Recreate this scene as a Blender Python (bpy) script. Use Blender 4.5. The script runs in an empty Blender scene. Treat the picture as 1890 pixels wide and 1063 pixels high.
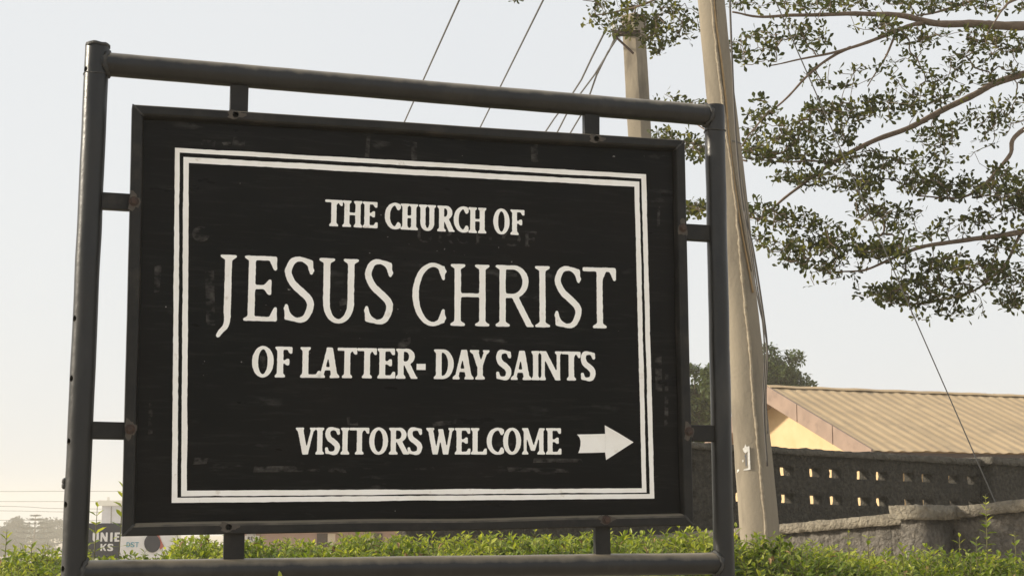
import bpy, bmesh, math, random
import numpy as np
from mathutils import Vector, noise as mnoise

random.seed(7)
RNG = np.random.default_rng(11)
scn = bpy.context.scene
COL = scn.collection

# ------------------------------------------------------------------ camera
FPX, CX, CY, HOR = 2730.0, 945.0, 531.5, 960.0      # focal length and horizon row in photo pixels
TH = math.atan((HOR - CY) / FPX)                     # camera pitched up
EYE = Vector((0, 0, 1.6))
cd = bpy.data.cameras.new('camera')
cd.lens = 36.0 * FPX / 1890.0; cd.sensor_width = 36.0
cd.clip_start = 0.05; cd.clip_end = 3000
cam = bpy.data.objects.new('camera', cd); COL.objects.link(cam)
cam.location = EYE; cam.rotation_euler = (math.pi / 2 + TH, 0, 0)
scn.camera = cam

# ------------------------------------------------------------------ light
SUN = Vector((-0.91, -0.03, 0.37)).normalized()       # towards the sun
w = bpy.data.worlds.new('World'); scn.world = w; w.use_nodes = True
nt = w.node_tree; nt.nodes.clear()
out = nt.nodes.new('ShaderNodeOutputWorld'); bg = nt.nodes.new('ShaderNodeBackground')
sky = nt.nodes.new('ShaderNodeTexSky'); sky.sky_type = 'NISHITA'; sky.sun_disc = False
sky.sun_elevation = math.asin(SUN.z); sky.sun_rotation = math.atan2(SUN.x, SUN.y)
sky.air_density = 1.0; sky.dust_density = 4.0; sky.ozone_density = 1.5
mixc = nt.nodes.new('ShaderNodeMix'); mixc.data_type = 'RGBA'
mixc.inputs['Factor'].default_value = 0.88           # dry-season dust veil over the whole sky
mixc.inputs['B'].default_value = (5.55, 5.66, 5.74, 1)
nt.links.new(sky.outputs[0], mixc.inputs['A'])
stc = nt.nodes.new('ShaderNodeTexCoord'); snz = nt.nodes.new('ShaderNodeTexNoise'); snz.inputs['Scale'].default_value = 2.6; snz.inputs['Detail'].default_value = 3
smx = nt.nodes.new('ShaderNodeMix'); smx.data_type = 'RGBA'; smx.inputs['A'].default_value = (5.35, 5.5, 5.66, 1); smx.inputs['B'].default_value = (5.8, 5.86, 5.84, 1)
nt.links.new(stc.outputs['Generated'], snz.inputs['Vector']); nt.links.new(snz.outputs['Fac'], smx.inputs['Factor']); nt.links.new(smx.outputs['Result'], mixc.inputs['B'])
nt.links.new(mixc.outputs['Result'], bg.inputs['Color'])
bg.inputs['Strength'].default_value = 0.1
nt.links.new(bg.outputs[0], out.inputs['Surface'])
sd = bpy.data.lights.new('sun', 'SUN'); sd.energy = 3.8; sd.angle = math.radians(6); sd.color = (1, 0.90, 0.74)
so = bpy.data.objects.new('sun', sd); COL.objects.link(so)
so.rotation_euler = SUN.to_track_quat('Z', 'Y').to_euler(); so.location = (-20, 10, 30)
vs = scn.view_settings
vs.view_transform = 'Standard'; vs.look = 'None'; vs.exposure = 0.65; vs.gamma = 1.0; vs.use_curve_mapping = False
scn.cycles.volume_bounces = 2
scn.cycles.max_bounces = 8
scn.cycles.transparent_max_bounces = 8

def ray(px, py):
    r, u = (px - CX) / FPX, -(py - CY) / FPX
    return Vector((r, math.cos(TH) - u * math.sin(TH), math.sin(TH) + u * math.cos(TH)))
def P(px, py, Y):                                    # the point seen there, Y metres ahead
    d = ray(px, py); return EYE + d * (Y / d.y)

# ------------------------------------------------------------------ materials
def N(nt, t, **kw):
    n = nt.nodes.new(t)
    for k, v in kw.items():
        if k.startswith('in_'): n.inputs[k[3:].replace('_', ' ')].default_value = v
        else: setattr(n, k, v)
    return n
MATS = {}
def mat(name, c1, c2=None, rough=0.8, scale=8.0, detail=6.0, lo=0.35, hi=0.65, bump=0.0, bscale=60.0, bdist=0.01,
        dust=None, c3=None, s3=2.0, lo3=.55, hi3=.75, stretch=None, metallic=0.0, spec=0.5, bdetail=4.0):
    m = bpy.data.materials.new(name); m.use_nodes = True; nt = m.node_tree; L = nt.links.new
    b = nt.nodes['Principled BSDF']
    b.inputs['Roughness'].default_value = rough; b.inputs['Metallic'].default_value = metallic
    b.inputs['Specular IOR Level'].default_value = spec
    tc = N(nt, 'ShaderNodeTexCoord'); vec = tc.outputs['Object']
    if stretch:
        mp = N(nt, 'ShaderNodeMapping'); mp.inputs['Scale'].default_value = stretch
        L(vec, mp.inputs['Vector']); vec = mp.outputs['Vector']
    def blend(colA, colB, sc, lo, hi, det=detail):
        nz = N(nt, 'ShaderNodeTexNoise', in_Scale=sc, in_Detail=det, in_Roughness=0.62); L(vec, nz.inputs['Vector'])
        rp = N(nt, 'ShaderNodeMapRange', in_From_Min=lo, in_From_Max=hi); L(nz.outputs['Fac'], rp.inputs['Value'])
        mx = N(nt, 'ShaderNodeMix', data_type='RGBA'); L(rp.outputs['Result'], mx.inputs['Factor'])
        for key, c in (('A', colA), ('B', colB)):
            if hasattr(c, 'is_linked'): L(c, mx.inputs[key])
            else: mx.inputs[key].default_value = (*c, 1)
        return mx.outputs['Result'], rp.outputs['Result']
    col = None
    if c2 is not None:
        col, f = blend(c1, c2, scale, lo, hi)
        rr = N(nt, 'ShaderNodeMapRange', in_To_Min=rough, in_To_Max=min(1, rough + .18)); L(f, rr.inputs['Value']); L(rr.outputs['Result'], b.inputs['Roughness'])
    if c3 is not None: col, _ = blend(col if col is not None else c1, c3, s3, lo3, hi3)
    if dust is not None:                             # dust lying on faces that look up
        g = N(nt, 'ShaderNodeNewGeometry'); sx = N(nt, 'ShaderNodeSeparateXYZ'); L(g.outputs['Normal'], sx.inputs[0])
        nz = N(nt, 'ShaderNodeTexNoise', in_Scale=25.0, in_Detail=6.0); L(vec, nz.inputs['Vector'])
        ad = N(nt, 'ShaderNodeMath', operation='MULTIPLY_ADD'); L(nz.outputs['Fac'], ad.inputs[0]); ad.inputs[1].default_value = 0.6; L(sx.outputs['Z'], ad.inputs[2])
        rp = N(nt, 'ShaderNodeMapRange', in_From_Min=.62, in_From_Max=1.15, in_To_Max=.85); L(ad.outputs[0], rp.inputs['Value'])
        mx = N(nt, 'ShaderNodeMix', data_type='RGBA'); L(rp.outputs['Result'], mx.inputs['Factor'])
        if col is not None: L(col, mx.inputs['A'])
        else: mx.inputs['A'].default_value = (*c1, 1)
        mx.inputs['B'].default_value = (*dust, 1); col = mx.outputs['Result']
    if col is not None: L(col, b.inputs['Base Color'])
    else: b.inputs['Base Color'].default_value = (*c1, 1)
    if bump:
        nz = N(nt, 'ShaderNodeTexNoise', in_Scale=bscale, in_Detail=bdetail, in_Roughness=0.6); L(tc.outputs['Object'], nz.inputs['Vector'])
        bp = N(nt, 'ShaderNodeBump', in_Strength=bump, in_Distance=bdist); L(nz.outputs['Fac'], bp.inputs['Height']); L(bp.outputs[0], b.inputs['Normal'])
    MATS[name] = m; return m
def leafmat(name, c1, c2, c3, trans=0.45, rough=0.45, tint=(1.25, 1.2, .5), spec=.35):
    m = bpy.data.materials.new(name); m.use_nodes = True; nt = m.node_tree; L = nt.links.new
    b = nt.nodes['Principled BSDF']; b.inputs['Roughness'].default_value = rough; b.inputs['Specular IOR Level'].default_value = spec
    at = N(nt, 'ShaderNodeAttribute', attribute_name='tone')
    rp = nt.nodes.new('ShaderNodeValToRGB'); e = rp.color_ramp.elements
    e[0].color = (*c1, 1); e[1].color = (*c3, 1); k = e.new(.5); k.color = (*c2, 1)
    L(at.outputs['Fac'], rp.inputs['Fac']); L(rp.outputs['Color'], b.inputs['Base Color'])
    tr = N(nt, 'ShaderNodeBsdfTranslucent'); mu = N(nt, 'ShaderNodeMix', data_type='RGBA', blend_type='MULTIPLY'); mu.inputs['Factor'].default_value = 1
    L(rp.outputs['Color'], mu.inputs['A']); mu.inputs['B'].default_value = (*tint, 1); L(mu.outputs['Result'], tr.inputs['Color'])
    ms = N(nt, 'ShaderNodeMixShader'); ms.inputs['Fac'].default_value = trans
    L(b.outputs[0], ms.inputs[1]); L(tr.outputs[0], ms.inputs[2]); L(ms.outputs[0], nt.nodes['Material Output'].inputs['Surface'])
    MATS[name] = m; return m

mat('steel', (.0065, .0068, .007), (.015, .0148, .0140), rough=.29, spec=.42, scale=14, dust=(.25, .21, .15), bump=.25, bscale=45, bdist=.004, stretch=(1, 1, .35), c3=(.040, .037, .032), s3=5, lo3=.56, hi3=.8)
mat('frame_steel', (.007, .007, .007), (.019, .018, .016), rough=.42, spec=.26, scale=18, dust=(.20, .17, .125), bump=.3, bscale=40, bdist=.004, c3=(.055, .046, .037), s3=7, lo3=.56, hi3=.78)
mat('weld', (.024, .025, .026), (.05, .048, .043), rough=.55, scale=60, bump=.8, bscale=140, bdist=.006)
mat('rust', (.030, .021, .017), (.065, .038, .028), rough=.8, scale=90, bump=.4, bscale=200, bdist=.003)
mat('bare_patch', (.042, .037, .032), (.085, .07, .055), rough=.7, scale=70)
mat('bore', (.012, .012, .012), rough=.9)
mat('sign_white', (.92, .91, .87), (.83, .805, .74), rough=.55, scale=16, lo=.45, hi=.8, c3=(.60, .54, .46), s3=30, lo3=.64, hi3=.78, bump=.15, bscale=90, bdist=.002)
mat('concrete', (.195, .167, .124), (.255, .219, .164), rough=.9, scale=5, lo=.35, hi=.65, bump=.4, bscale=40, bdist=.010, c3=(.12, .102, .078), s3=4, lo3=.55, hi3=.72, stretch=(1, 1, .22))
mat('mortar', (.23, .19, .14), (.33, .285, .21), rough=.95, scale=30, bump=.7, bscale=60, bdist=.012)
mat('stucco_dark', (.044, .039, .031), (.098, .087, .068), rough=.95, scale=24, lo=.42, hi=.68, bump=1.0, bscale=17, bdist=.13, bdetail=6, c3=(.026, .023, .018), s3=1.6)
mat('stucco_grey', (.125, .112, .095), (.25, .225, .19), rough=.95, scale=22, lo=.4, hi=.68, bump=1.0, bscale=17, bdist=.12, bdetail=6, c3=(.085, .077, .066), s3=1.5)
mat('cap_stone', (.19, .165, .125), (.33, .29, .22), rough=.95, scale=12, bump=1.0, bscale=26, bdist=.07, c3=(.13, .115, .09), s3=2.5)
mat('cap_dark', (.085, .077, .062), (.15, .136, .11), rough=.95, scale=12, bump=1.0, bscale=24, bdist=.07)
mat('roof_sheet', (.42, .300, .165), (.50, .365, .21), rough=.7, scale=1.2, c3=(.34, .25, .15), s3=2.6, lo3=.52, hi3=.75, stretch=(1, 1, 1))
mat('fascia', (.215, .145, .105), (.28, .195, .145), rough=.6, scale=3, c3=(.16, .108, .08), s3=4)
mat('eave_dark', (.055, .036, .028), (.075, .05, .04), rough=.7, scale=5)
mat('yellow_wall', (.53, .38, .205), (.59, .43, .245), rough=.9, scale=2.2, c3=(.48, .33, .16), s3=1.6)
mat('bark', (.115, .080, .055), (.17, .12, .085), rough=.9, scale=25, bump=.5, bscale=60, bdist=.01)
mat('twig', (.10, .075, .05), (.14, .10, .07), rough=.9, scale=30)
mat('hedge_stem', (.10, .11, .04), (.16, .13, .06), rough=.8, scale=30)
mat('cable_tan', (.40, .27, .13), (.30, .2, .1), rough=.7, scale=20)
mat('cable_dark', (.05, .045, .04), (.08, .07, .06), rough=.6, scale=20)
mat('wire', (.10, .10, .10), rough=.6)
mat('paper', (.62, .61, .58), (.48, .46, .42), rough=.8, scale=40)
mat('dry_leaf', (.20, .12, .05), (.30, .20, .09), rough=.9, scale=30)
mat('ink', (.10, .11, .13), rough=.7)
mat('soil', (.40, .345, .27), (.48, .41, .32), rough=.95, scale=3, c3=(.30, .26, .19), s3=.6, bump=.5, bscale=30, bdist=.03)
mat('bold_white', (.70, .68, .66), (.62, .6, .58), rough=.6, scale=5)
mat('navy', (.009, .009, .02), (.014, .014, .028), rough=.5, scale=4)
mat('teal', (.03, .25, .34), rough=.5)
mat('red_paint', (.42, .09, .06), rough=.5)
mat('grey_panel', (.50, .50, .55), (.44, .44, .48), rough=.7, scale=2)
mat('white_panel', (.74, .71, .63), (.68, .65, .57), rough=.7, scale=2)
mat('pink_plaster', (.40, .27, .22), (.46, .32, .26), rough=.9, scale=2, c3=(.33, .23, .19), s3=1)
mat('shop_cream', (.66, .58, .45), (.58, .5, .38), rough=.9, scale=3)
leafmat('hedge_leaf', (.030, .055, .010), (.17, .235, .030), (.50, .52, .10), trans=.45)
leafmat('tree_leaf', (.018, .024, .004), (.050, .063, .010), (.17, .165, .03), trans=.45, rough=.55, spec=.2)
leafmat('far_leaf', (.05, .075, .028), (.085, .115, .04), (.15, .18, .06), trans=.25)
leafmat('grey_leaf', (.016, .020, .011), (.027, .032, .018), (.045, .05, .026), trans=.2)

# board paint: black with brush smudges, scratches and tiny chips
def board_material(name, ghost=False):
    m = bpy.data.materials.new(name); m.use_nodes = True; nt = m.node_tree; L = nt.links.new
    b = nt.nodes['Principled BSDF']; tc = N(nt, 'ShaderNodeTexCoord'); vec = tc.outputs['Object']
    def nz(sc, det, stretch=None, rgh=.6):
        v = vec
        if stretch:
            mp = N(nt, 'ShaderNodeMapping'); mp.inputs['Scale'].default_value = stretch; L(vec, mp.inputs['Vector']); v = mp.outputs['Vector']
        n = N(nt, 'ShaderNodeTexNoise', in_Scale=sc, in_Detail=det, in_Roughness=rgh); L(v, n.inputs['Vector']); return n.outputs['Fac']
    def ramp(f, lo, hi, a=0., c=1.):
        r = N(nt, 'ShaderNodeMapRange', in_From_Min=lo, in_From_Max=hi, in_To_Min=a, in_To_Max=c); L(f, r.inputs['Value']); return r.outputs['Result']
    def mix(f, A, B):
        x = N(nt, 'ShaderNodeMix', data_type='RGBA'); L(f, x.inputs['Factor'])
        for k, c in (('A', A), ('B', B)):
            if isinstance(c, tuple): x.inputs[k].default_value = (*c, 1)
            else: L(c, x.inputs[k])
        return x.outputs['Result']
    base = mix(ramp(nz(2.2, 5), .35, .68), (.0030, .0036, .0035), (.0075, .0066, .0060))
    brush = ramp(nz(6, 8, (1.2, 1.2, 14), .7), .52, .78, 0, .8)
    c = mix(brush, base, (.020, .0190, .0175))
    smear = N(nt, 'ShaderNodeMath', operation='MULTIPLY'); L(ramp(nz(9, 6, (.9, .9, 3.2)), .60, .72), smear.inputs[0]); L(ramp(nz(3.1, 3), .5, .62), smear.inputs[1])
    c = mix(smear.outputs[0], c, (.065, .063, .058))
    chips = N(nt, 'ShaderNodeMath', operation='MULTIPLY'); L(ramp(nz(70, 2), .755, .775), chips.inputs[0]); L(ramp(nz(4, 3), .46, .6), chips.inputs[1])
    c = mix(chips.outputs[0], c, (.30, .29, .27))
    if ghost:
        g = ramp(nz(26, 4, (1, 1, 1.6)), .46, .66, 0, .85); c = mix(g, c, (.070, .066, .060))
    L(c, b.inputs['Base Color'])
    r = ramp(nz(5, 5, (1, 1, 4)), .3, .7, .26, .55); L(r, b.inputs['Roughness'])
    b.inputs['Specular IOR Level'].default_value = .11
    bp = N(nt, 'ShaderNodeBump', in_Strength=.25, in_Distance=.003); L(nz(18, 5, (1, 1, 6)), bp.inputs['Height']); L(bp.outputs[0], b.inputs['Normal'])
    MATS[name] = m
board_material('board_black'); board_material('board_ghost', True)

# ------------------------------------------------------------------ mesh helpers
def wloc(o):
    l = Vector((0, 0, 0))
    while o: l = l + o.location; o = o.parent
    return l
def link(name, me, m, parent=None, loc=None):
    o = bpy.data.objects.new(name, me); COL.objects.link(o)
    if m is not None and not me.materials: me.materials.append(MATS[m])
    if parent is not None: o.parent = parent
    if loc is not None: o.location = loc
    return o
def tag(o, label=None, cat=None, group=None, kind=None):
    for k, v in (('label', label), ('category', cat), ('group', group), ('kind', kind)):
        if v: o[k] = v
    return o
def empty(name, loc, label, cat, group=None):
    o = bpy.data.objects.new(name, None); COL.objects.link(o); o.location = loc; o.empty_display_size = .2
    return tag(o, label, cat, group)
class MB:
    def __init__(s): s.v = []; s.f = []; s.t = []
    def add(s, vs, fs, tone=None):
        n = len(s.v); s.v += [tuple(v) for v in vs]; s.f += [tuple(i + n for i in f) for f in fs]
        if tone is not None: s.t += [tone] * len(fs)
    def frame_box(s, o, u, v, w, a, b, c):           # box from o + [a0,a1]u + [b0,b1]v + [c0,c1]w
        vs = [o + u * x + v * y + w * z for x in a for y in b for z in c]
        s.add(vs, [(0, 1, 3, 2), (4, 6, 7, 5), (0, 4, 5, 1), (2, 3, 7, 6), (0, 2, 6, 4), (1, 5, 7, 3)])
    def tube(s, pts, r, n=8, cap=True):
        pts = [Vector(p) for p in pts]; rs = r if isinstance(r, (list, tuple)) else [r] * len(pts)
        d0 = (pts[1] - pts[0]).normalized(); up = Vector((0, 0, 1)) if abs(d0.z) < .9 else Vector((1, 0, 0))
        a = d0.cross(up).normalized(); base = len(s.v)
        for i, p in enumerate(pts):
            d = (pts[min(i + 1, len(pts) - 1)] - pts[max(i - 1, 0)]).normalized()
            a = (a - d * a.dot(d)).normalized(); b = d.cross(a)
            for k in range(n):
                t = 2 * math.pi * k / n; s.v.append(tuple(p + (a * math.cos(t) + b * math.sin(t)) * rs[i]))
        for i in range(len(pts) - 1):
            for k in range(n):
                q = base + i * n; s.f.append((q + k, q + (k + 1) % n, q + n + (k + 1) % n, q + n + k))
        if cap:
            s.f.append(tuple(base + k for k in reversed(range(n)))); q = base + (len(pts) - 1) * n
            s.f.append(tuple(q + k for k in range(n)))
    def build(s, name, m, parent=None, smooth=False, bevel=0, loc=None):
        sh = wloc(parent) if parent is not None else Vector((0, 0, 0))
        if loc is not None: sh = sh + loc
        me = bpy.data.meshes.new(name)
        me.from_pydata([(x - sh.x, y - sh.y, z - sh.z) for x, y, z in s.v], [], s.f)
        if s.t and len(s.t) == len(s.f):
            at = me.attributes.new('tone', 'FLOAT', 'FACE'); at.data.foreach_set('value', s.t)
        bm = bmesh.new(); bm.from_mesh(me)
        if not s.t: bmesh.ops.recalc_face_normals(bm, faces=bm.faces)
        if bevel:
            bmesh.ops.bevel(bm, geom=[e for e in bm.edges if e.is_manifold and e.calc_face_angle(0) > .6], offset=bevel, segments=2, affect='EDGES', profile=.6)
        bm.to_mesh(me); bm.free()
        if smooth: me.polygons.foreach_set('use_smooth', [True] * len(me.polygons))
        return link(name, me, m, parent, loc)
def smooth_angle(o, ang=40):
    me = o.data; me.polygons.foreach_set('use_smooth', [True] * len(me.polygons))
    bm = bmesh.new(); bm.from_mesh(me)
    for e in bm.edges: e.smooth = e.calc_face_angle(0) < math.radians(ang)
    bm.to_mesh(me); bm.free()
def wob(p, sc, amp, seed=0):
    v = mnoise.noise_vector(Vector((p[0] * sc + seed, p[1] * sc + seed * 1.7, p[2] * sc)))
    return Vector(p) + v * amp
def roughen(mb, sc, amp, seed=0): mb.v = [tuple(wob(p, sc, amp, seed)) for p in mb.v]
def bezier_pts(ctrl, n=6):                            # Catmull-Rom through control points
    c = [Vector(p) for p in ctrl]; c = [c[0] * 2 - c[1]] + c + [c[-1] * 2 - c[-2]]; o = []
    for i in range(1, len(c) - 2):
        for k in range(n):
            t = k / n; a, b, d, e = c[i - 1], c[i], c[i + 1], c[i + 2]
            o.append(.5 * ((2 * b) + (d - a) * t + (2 * a - 5 * b + 4 * d - e) * t * t + (3 * b - a - 3 * d + e) * t ** 3))
    o.append(c[-2]); return o
def cut(o, cutters):                                  # drill holes, then drop the drill bits
    for i, c in enumerate(cutters):
        md = o.modifiers.new('b%d' % i, 'BOOLEAN'); md.operation = 'DIFFERENCE'; md.solver = 'EXACT'; md.object = c
    bpy.context.view_layer.update()
    dg = bpy.context.evaluated_depsgraph_get()
    me = bpy.data.meshes.new_from_object(o.evaluated_get(dg))
    o.modifiers.clear(); o.data = me
    for c in cutters: bpy.data.objects.remove(c)
def add_leaf(mb, base, d, up, L, W, tone, fold=.25, droop=.15, shape=.45):
    side = d.cross(up)
    if side.length < 1e-4: side = d.orthogonal()
    side.normalize(); nrm = side.cross(d).normalized()
    m = base + d * (L * shape) + nrm * (-droop * L * .25); tip = base + d * L - nrm * (droop * L)
    l = m + side * (W * .5) + nrm * (fold * W * .5); r = m - side * (W * .5) + nrm * (fold * W * .5)
    q = base + d * (L * (shape + (1 - shape) * .62)) - nrm * (droop * L * .55)
    l2 = q + side * (W * .32) + nrm * (fold * W * .3); r2 = q - side * (W * .32) + nrm * (fold * W * .3)
    mb.add([base, l, m, r, l2, q, r2, tip], [(0, 2, 1), (0, 3, 2), (1, 2, 5, 4), (2, 3, 6, 5), (4, 5, 7), (5, 6, 7)], tone)

# ------------------------------------------------------------------ ground
def gz(x, y):                                         # flat by the sign, falling away to the far left
    t = min(1, max(0, (y - 9) / 110)); s = min(1, max(0, (4 - x) / 10))
    return -9.0 * t * s * (2 - t) * .5 if y < 119 else -4.5 * s
def make_ground():
    mb = MB(); xs = [-420, -250, -150, -90, -55, -32, -20, -12, -8, -4, 0, 4, 8, 14, 24, 40, 70, 120, 200, 300, 420]
    ys = [-60, -30, -12, -4, 0, 3, 6, 9, 12, 16, 22, 30, 42, 60, 85, 120, 180, 270, 400, 600]
    for y in ys:
        for x in xs: mb.v.append((x, y, gz(x, y)))
    nx = len(xs)
    for j in range(len(ys) - 1):
        for i in range(nx - 1): a = j * nx + i; mb.f.append((a, a + 1, a + nx + 1, a + nx))
    tag(mb.build('ground', 'soil'), kind='structure')
make_ground()

# ------------------------------------------------------------------ the sign: frame of reference
YL = 3.60
def vline(px_h, Y): return (px_h - CX) / FPX * Y * math.cos(TH)
def zat(Y, py):                                       # height on a vertical at forward distance Y (x does not matter)
    d = ray(CX, py); return EYE.z + d.z * Y / d.y
XL = vline(140.5, YL)
best = None
for k in range(200):
    YR = 3.9 + k * .002
    e = (zat(YR, 214) - zat(YL, 117.5)) ** 2 + (zat(YR, 1041) - zat(YL, 1056)) ** 2
    if best is None or e < best[0]: best = (e, YR)
YR = best[1]; XR = vline(1334.9, YR)
A0, A1 = Vector((XL, YL, 0)), Vector((XR, YR, 0))
UD = (A1 - A0).normalized(); SW = (A1 - A0).length; VD = Vector((0, 0, 1)); WD = UD.cross(VD)   # WD points to the viewer
if WD.y > 0: WD = -WD
def on_sign(px, py, off=0.0):                         # (u, v) on the sign plane, off metres in front of the pipe axis
    d = ray(px, py); o = A0 + WD * off
    t = (o - EYE).dot(WD) / d.dot(WD); p = EYE + d * t
    return (p - o).dot(UD), p.z
def S(u, v, off=0.0): return A0 + UD * u + VD * v + WD * off
PR = .0300

sign = empty('roadside_sign', A0, 'black framed steel church sign with white hand painted lettering, behind it a hedge', 'sign')
def pipe(name, a, b, r, holes=(), n=40):
    mb = MB(); L = (b - a).length; k = max(2, int(L / .03))
    mb.tube([a.lerp(b, i / k) for i in range(k + 1)], r, n)
    roughen(mb, 9, .0012, 3)
    o = mb.build(name, 'steel', sign)
    if holes:
        cs = []
        for h, d in holes:
            c = MB(); c.tube([h + d * .02, h - d * .017], .0078, 16)
            cs.append(c.build('drill', 'bore', sign))
        cut(o, cs)
    smooth_angle(o, 35); return o
# posts
zTL = on_sign(178, 84)[1]; zTR = on_sign(1318, 196)[1]
lh = []
for px, py in ((155, 133), (135, 590), (128, 700), (122, 815), (118, 931), (110, 1049)):
    z = on_sign(px + 22, py)[1]; ang = math.radians(62)
    d = (-UD * math.sin(ang) + WD * math.cos(ang)).normalized(); lh.append((S(0, z) + d * PR, d))
rh = []
for py in (395, 543, 642, 668, 837, 938, 1041):
    z = on_sign(1330, py)[1]; d = (UD * math.sin(math.radians(70)) + WD * math.cos(math.radians(70))).normalized(); rh.append((S(SW, z) + d * (PR - .0015), d))
pipe('post', S(0, -.03), S(0, zTL), PR, lh)
pipe('post', S(SW, -.03), S(SW, zTR), PR - .0015, rh)
# rails
r1 = on_sign(200, 119.5)[1], on_sign(1300, 213)[1]; r2 = on_sign(160, 1056)[1], on_sign(1318, 1039)[1]
pipe('rail', S(.01, r1[0]), S(SW - .01, r1[1]), .0300)
pipe('rail', S(.01, r2[0]), S(SW - .01, r2[1]), .0290)
# welds where rails meet posts
for u, z in ((0, r1[0]), (SW, r1[1]), (0, r2[0]), (SW, r2[1])):
    sgn = 1 if u == 0 else -1; mb = MB(); pts = []
    for k in range(25):
        t = 2 * math.pi * k / 24; c = math.cos(t)
        du = math.sqrt(max(0, .031 ** 2 - (.031 * math.sin(t)) ** 2 * .6)) * .98
        pts.append(S(u + sgn * (du * .9 + .002), z + .031 * c, .031 * math.sin(t)))
    mb.tube(pts, [.0048 + .0016 * math.sin(k * 2.7) for k in range(25)], 8, cap=False)
    roughen(mb, 90, .0022, 5); mb.build('weld_bead', 'weld', sign, smooth=True)
mb = MB(); mb.tube([S(0, zTL - .006), S(0, zTL + .001), S(0, zTL + .004)], [.0315, .0312, .022], 32); roughen(mb, 60, .003, 9)
mb.build('post_cap', 'weld', sign, smooth=True)
for u, z in ((0, zTL - .078), (SW, zTR - .075)):
    mb = MB(); mb.tube([S(u, z) + (UD * math.cos(t) + WD * math.sin(t)) * (PR + .0005) + VD * (.0015 * math.sin(3 * t)) for t in [2 * math.pi * k / 30 for k in range(31)]], .0016, 6, cap=False)
    mb.build('weld_bead', 'weld', sign, smooth=True)
# stray weld lumps on the left post
mb = MB()
for px, py in ((119, 888), (118, 897)):
    z = on_sign(px + 20, py)[1]; c = S(0, z) - UD * (PR + .001)
    mb.tube([c - VD * .008, c - VD * .004, c + VD * .004, c + VD * .008], [.002, .006, .006, .002], 10)
roughen(mb, 80, .002, 2); mb.build('weld_bead', 'weld', sign, smooth=True)

# board: panel set back inside an angle-iron tray
FO = .030                                             # front of the angle iron
PO = .008                                             # face of the painted panel
C4 = [on_sign(x, y, FO) for x, y in ((244.5, 192.5), (1264.5, 258.5), (1281, 969.5), (225.5, 989.5))]   # TL TR BR BL
IN = .0300
def inset(c4, d):
    (a, b), (c, e), (f, g), (h, i) = c4
    return [(a + d, b - d), (c - d, e - d), (f - d, g + d), (h + d, i + d)]
I4 = inset(C4, IN)
mb = MB()
nU, nV = 60, 40
q = inset(C4, .004)
for j in range(nV + 1):
    for i in range(nU + 1):
        s, t = i / nU, j / nV
        u = (q[0][0] * (1 - s) + q[1][0] * s) * (1 - t) + (q[3][0] * (1 - s) + q[2][0] * s) * t
        v = (q[0][1] * (1 - s) + q[1][1] * s) * (1 - t) + (q[3][1] * (1 - s) + q[2][1] * s) * t
        mb.v.append(tuple(S(u, v, PO)))
for j in range(nV):
    for i in range(nU): a = j * (nU + 1) + i; mb.f.append((a, a + 1, a + nU + 2, a + nU + 1))
front = len(mb.v)
mb.v += [tuple(S(*q[k], PO - .006)) for k in range(4)]
mb.f.append((front, front + 3, front + 2, front + 1))
panel = mb.build('panel', 'board_black', sign)
# four angle irons, mitred, with a rolled inner lip and slight dents
def iron(k):
    a, b = C4[k], C4[(k + 1) % 4]; c, d = I4[k], I4[(k + 1) % 4]
    mb = MB(); n = 60
    prof = [(0, -.020), (0, FO - .004), (.10, FO), (.70, FO), (.86, FO - .003), (1.0, FO - .011), (1.04, PO + .0005)]
    for i in range(n + 1):
        t = i / n
        dent = .0016 * math.sin(t * 7 + k) + .0022 * math.sin(t * 17 + 2 * k) * (t * (1 - t)) * 2
        for w_, o_ in prof:
            u = (a[0] + (c[0] - a[0]) * w_) * (1 - t) + (b[0] + (d[0] - b[0]) * w_) * t
            v = (a[1] + (c[1] - a[1]) * w_) * (1 - t) + (b[1] + (d[1] - b[1]) * w_) * t
            if k in (0, 2): v += dent * (.3 + .7 * w_)
            else: u += dent * .5 * (.3 + .7 * w_)
            mb.v.append(tuple(S(u, v, o_)))
    m = len(prof)
    for i in range(n):
        for j in range(m - 1): e = i * m + j; mb.f.append((e, e + 1, e + m + 1, e + m))
        e = i * m; mb.f.append((e + m - 1, e, e + m, e + m + m - 1))
    mb.f.append(tuple(range(m))); mb.f.append(tuple(reversed(range(n * m, n * m + m))))
    o = mb.build('frame_bar', 'frame_steel', sign); return o
bars = [iron(k) for k in range(4)]
for o in bars: smooth_angle(o, 30)
# corner weld smears
for k in range(4):
    a, c = C4[k], I4[k]; mb = MB()
    mb.tube([S(a[0] + (c[0] - a[0]) * t, a[1] + (c[1] - a[1]) * t, FO - .0012) for t in (.02, .2, .4, .6, .8, .95)], [.002, .0032, .0026, .0034, .0028, .0015], 8)
    roughen(mb, 120, .0018, k); mb.build('weld_bead', 'weld', sign, smooth=True)
# brackets between pipe frame and board
def bracket(x0, y0, x1, y1, grow):
    u0, v1 = on_sign(x0, y0); u1, v0 = on_sign(x1, y1)
    if grow == 'v': v0 -= .02; v1 += .02
    else: u0 -= .015; u1 += .02
    mb = MB(); mb.frame_box(S(0, 0), UD, VD, WD, (u0, u1), (v0, v1), (-.012, .010))
    roughen(mb, 30, .001, x0); mb.build('bracket', 'frame_steel', sign, bevel=.0025)
for b in ((425, 163, 457, 204), (1077, 219, 1105, 247), (413, 986, 450, 1029), (1097, 971, 1125, 1018)): bracket(*b, 'v')
for b in ((191, 356, 242, 390), (173, 778, 228, 811), (1264, 414, 1304, 446), (1278, 784, 1312, 815)): bracket(*b, 'u')
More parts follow.
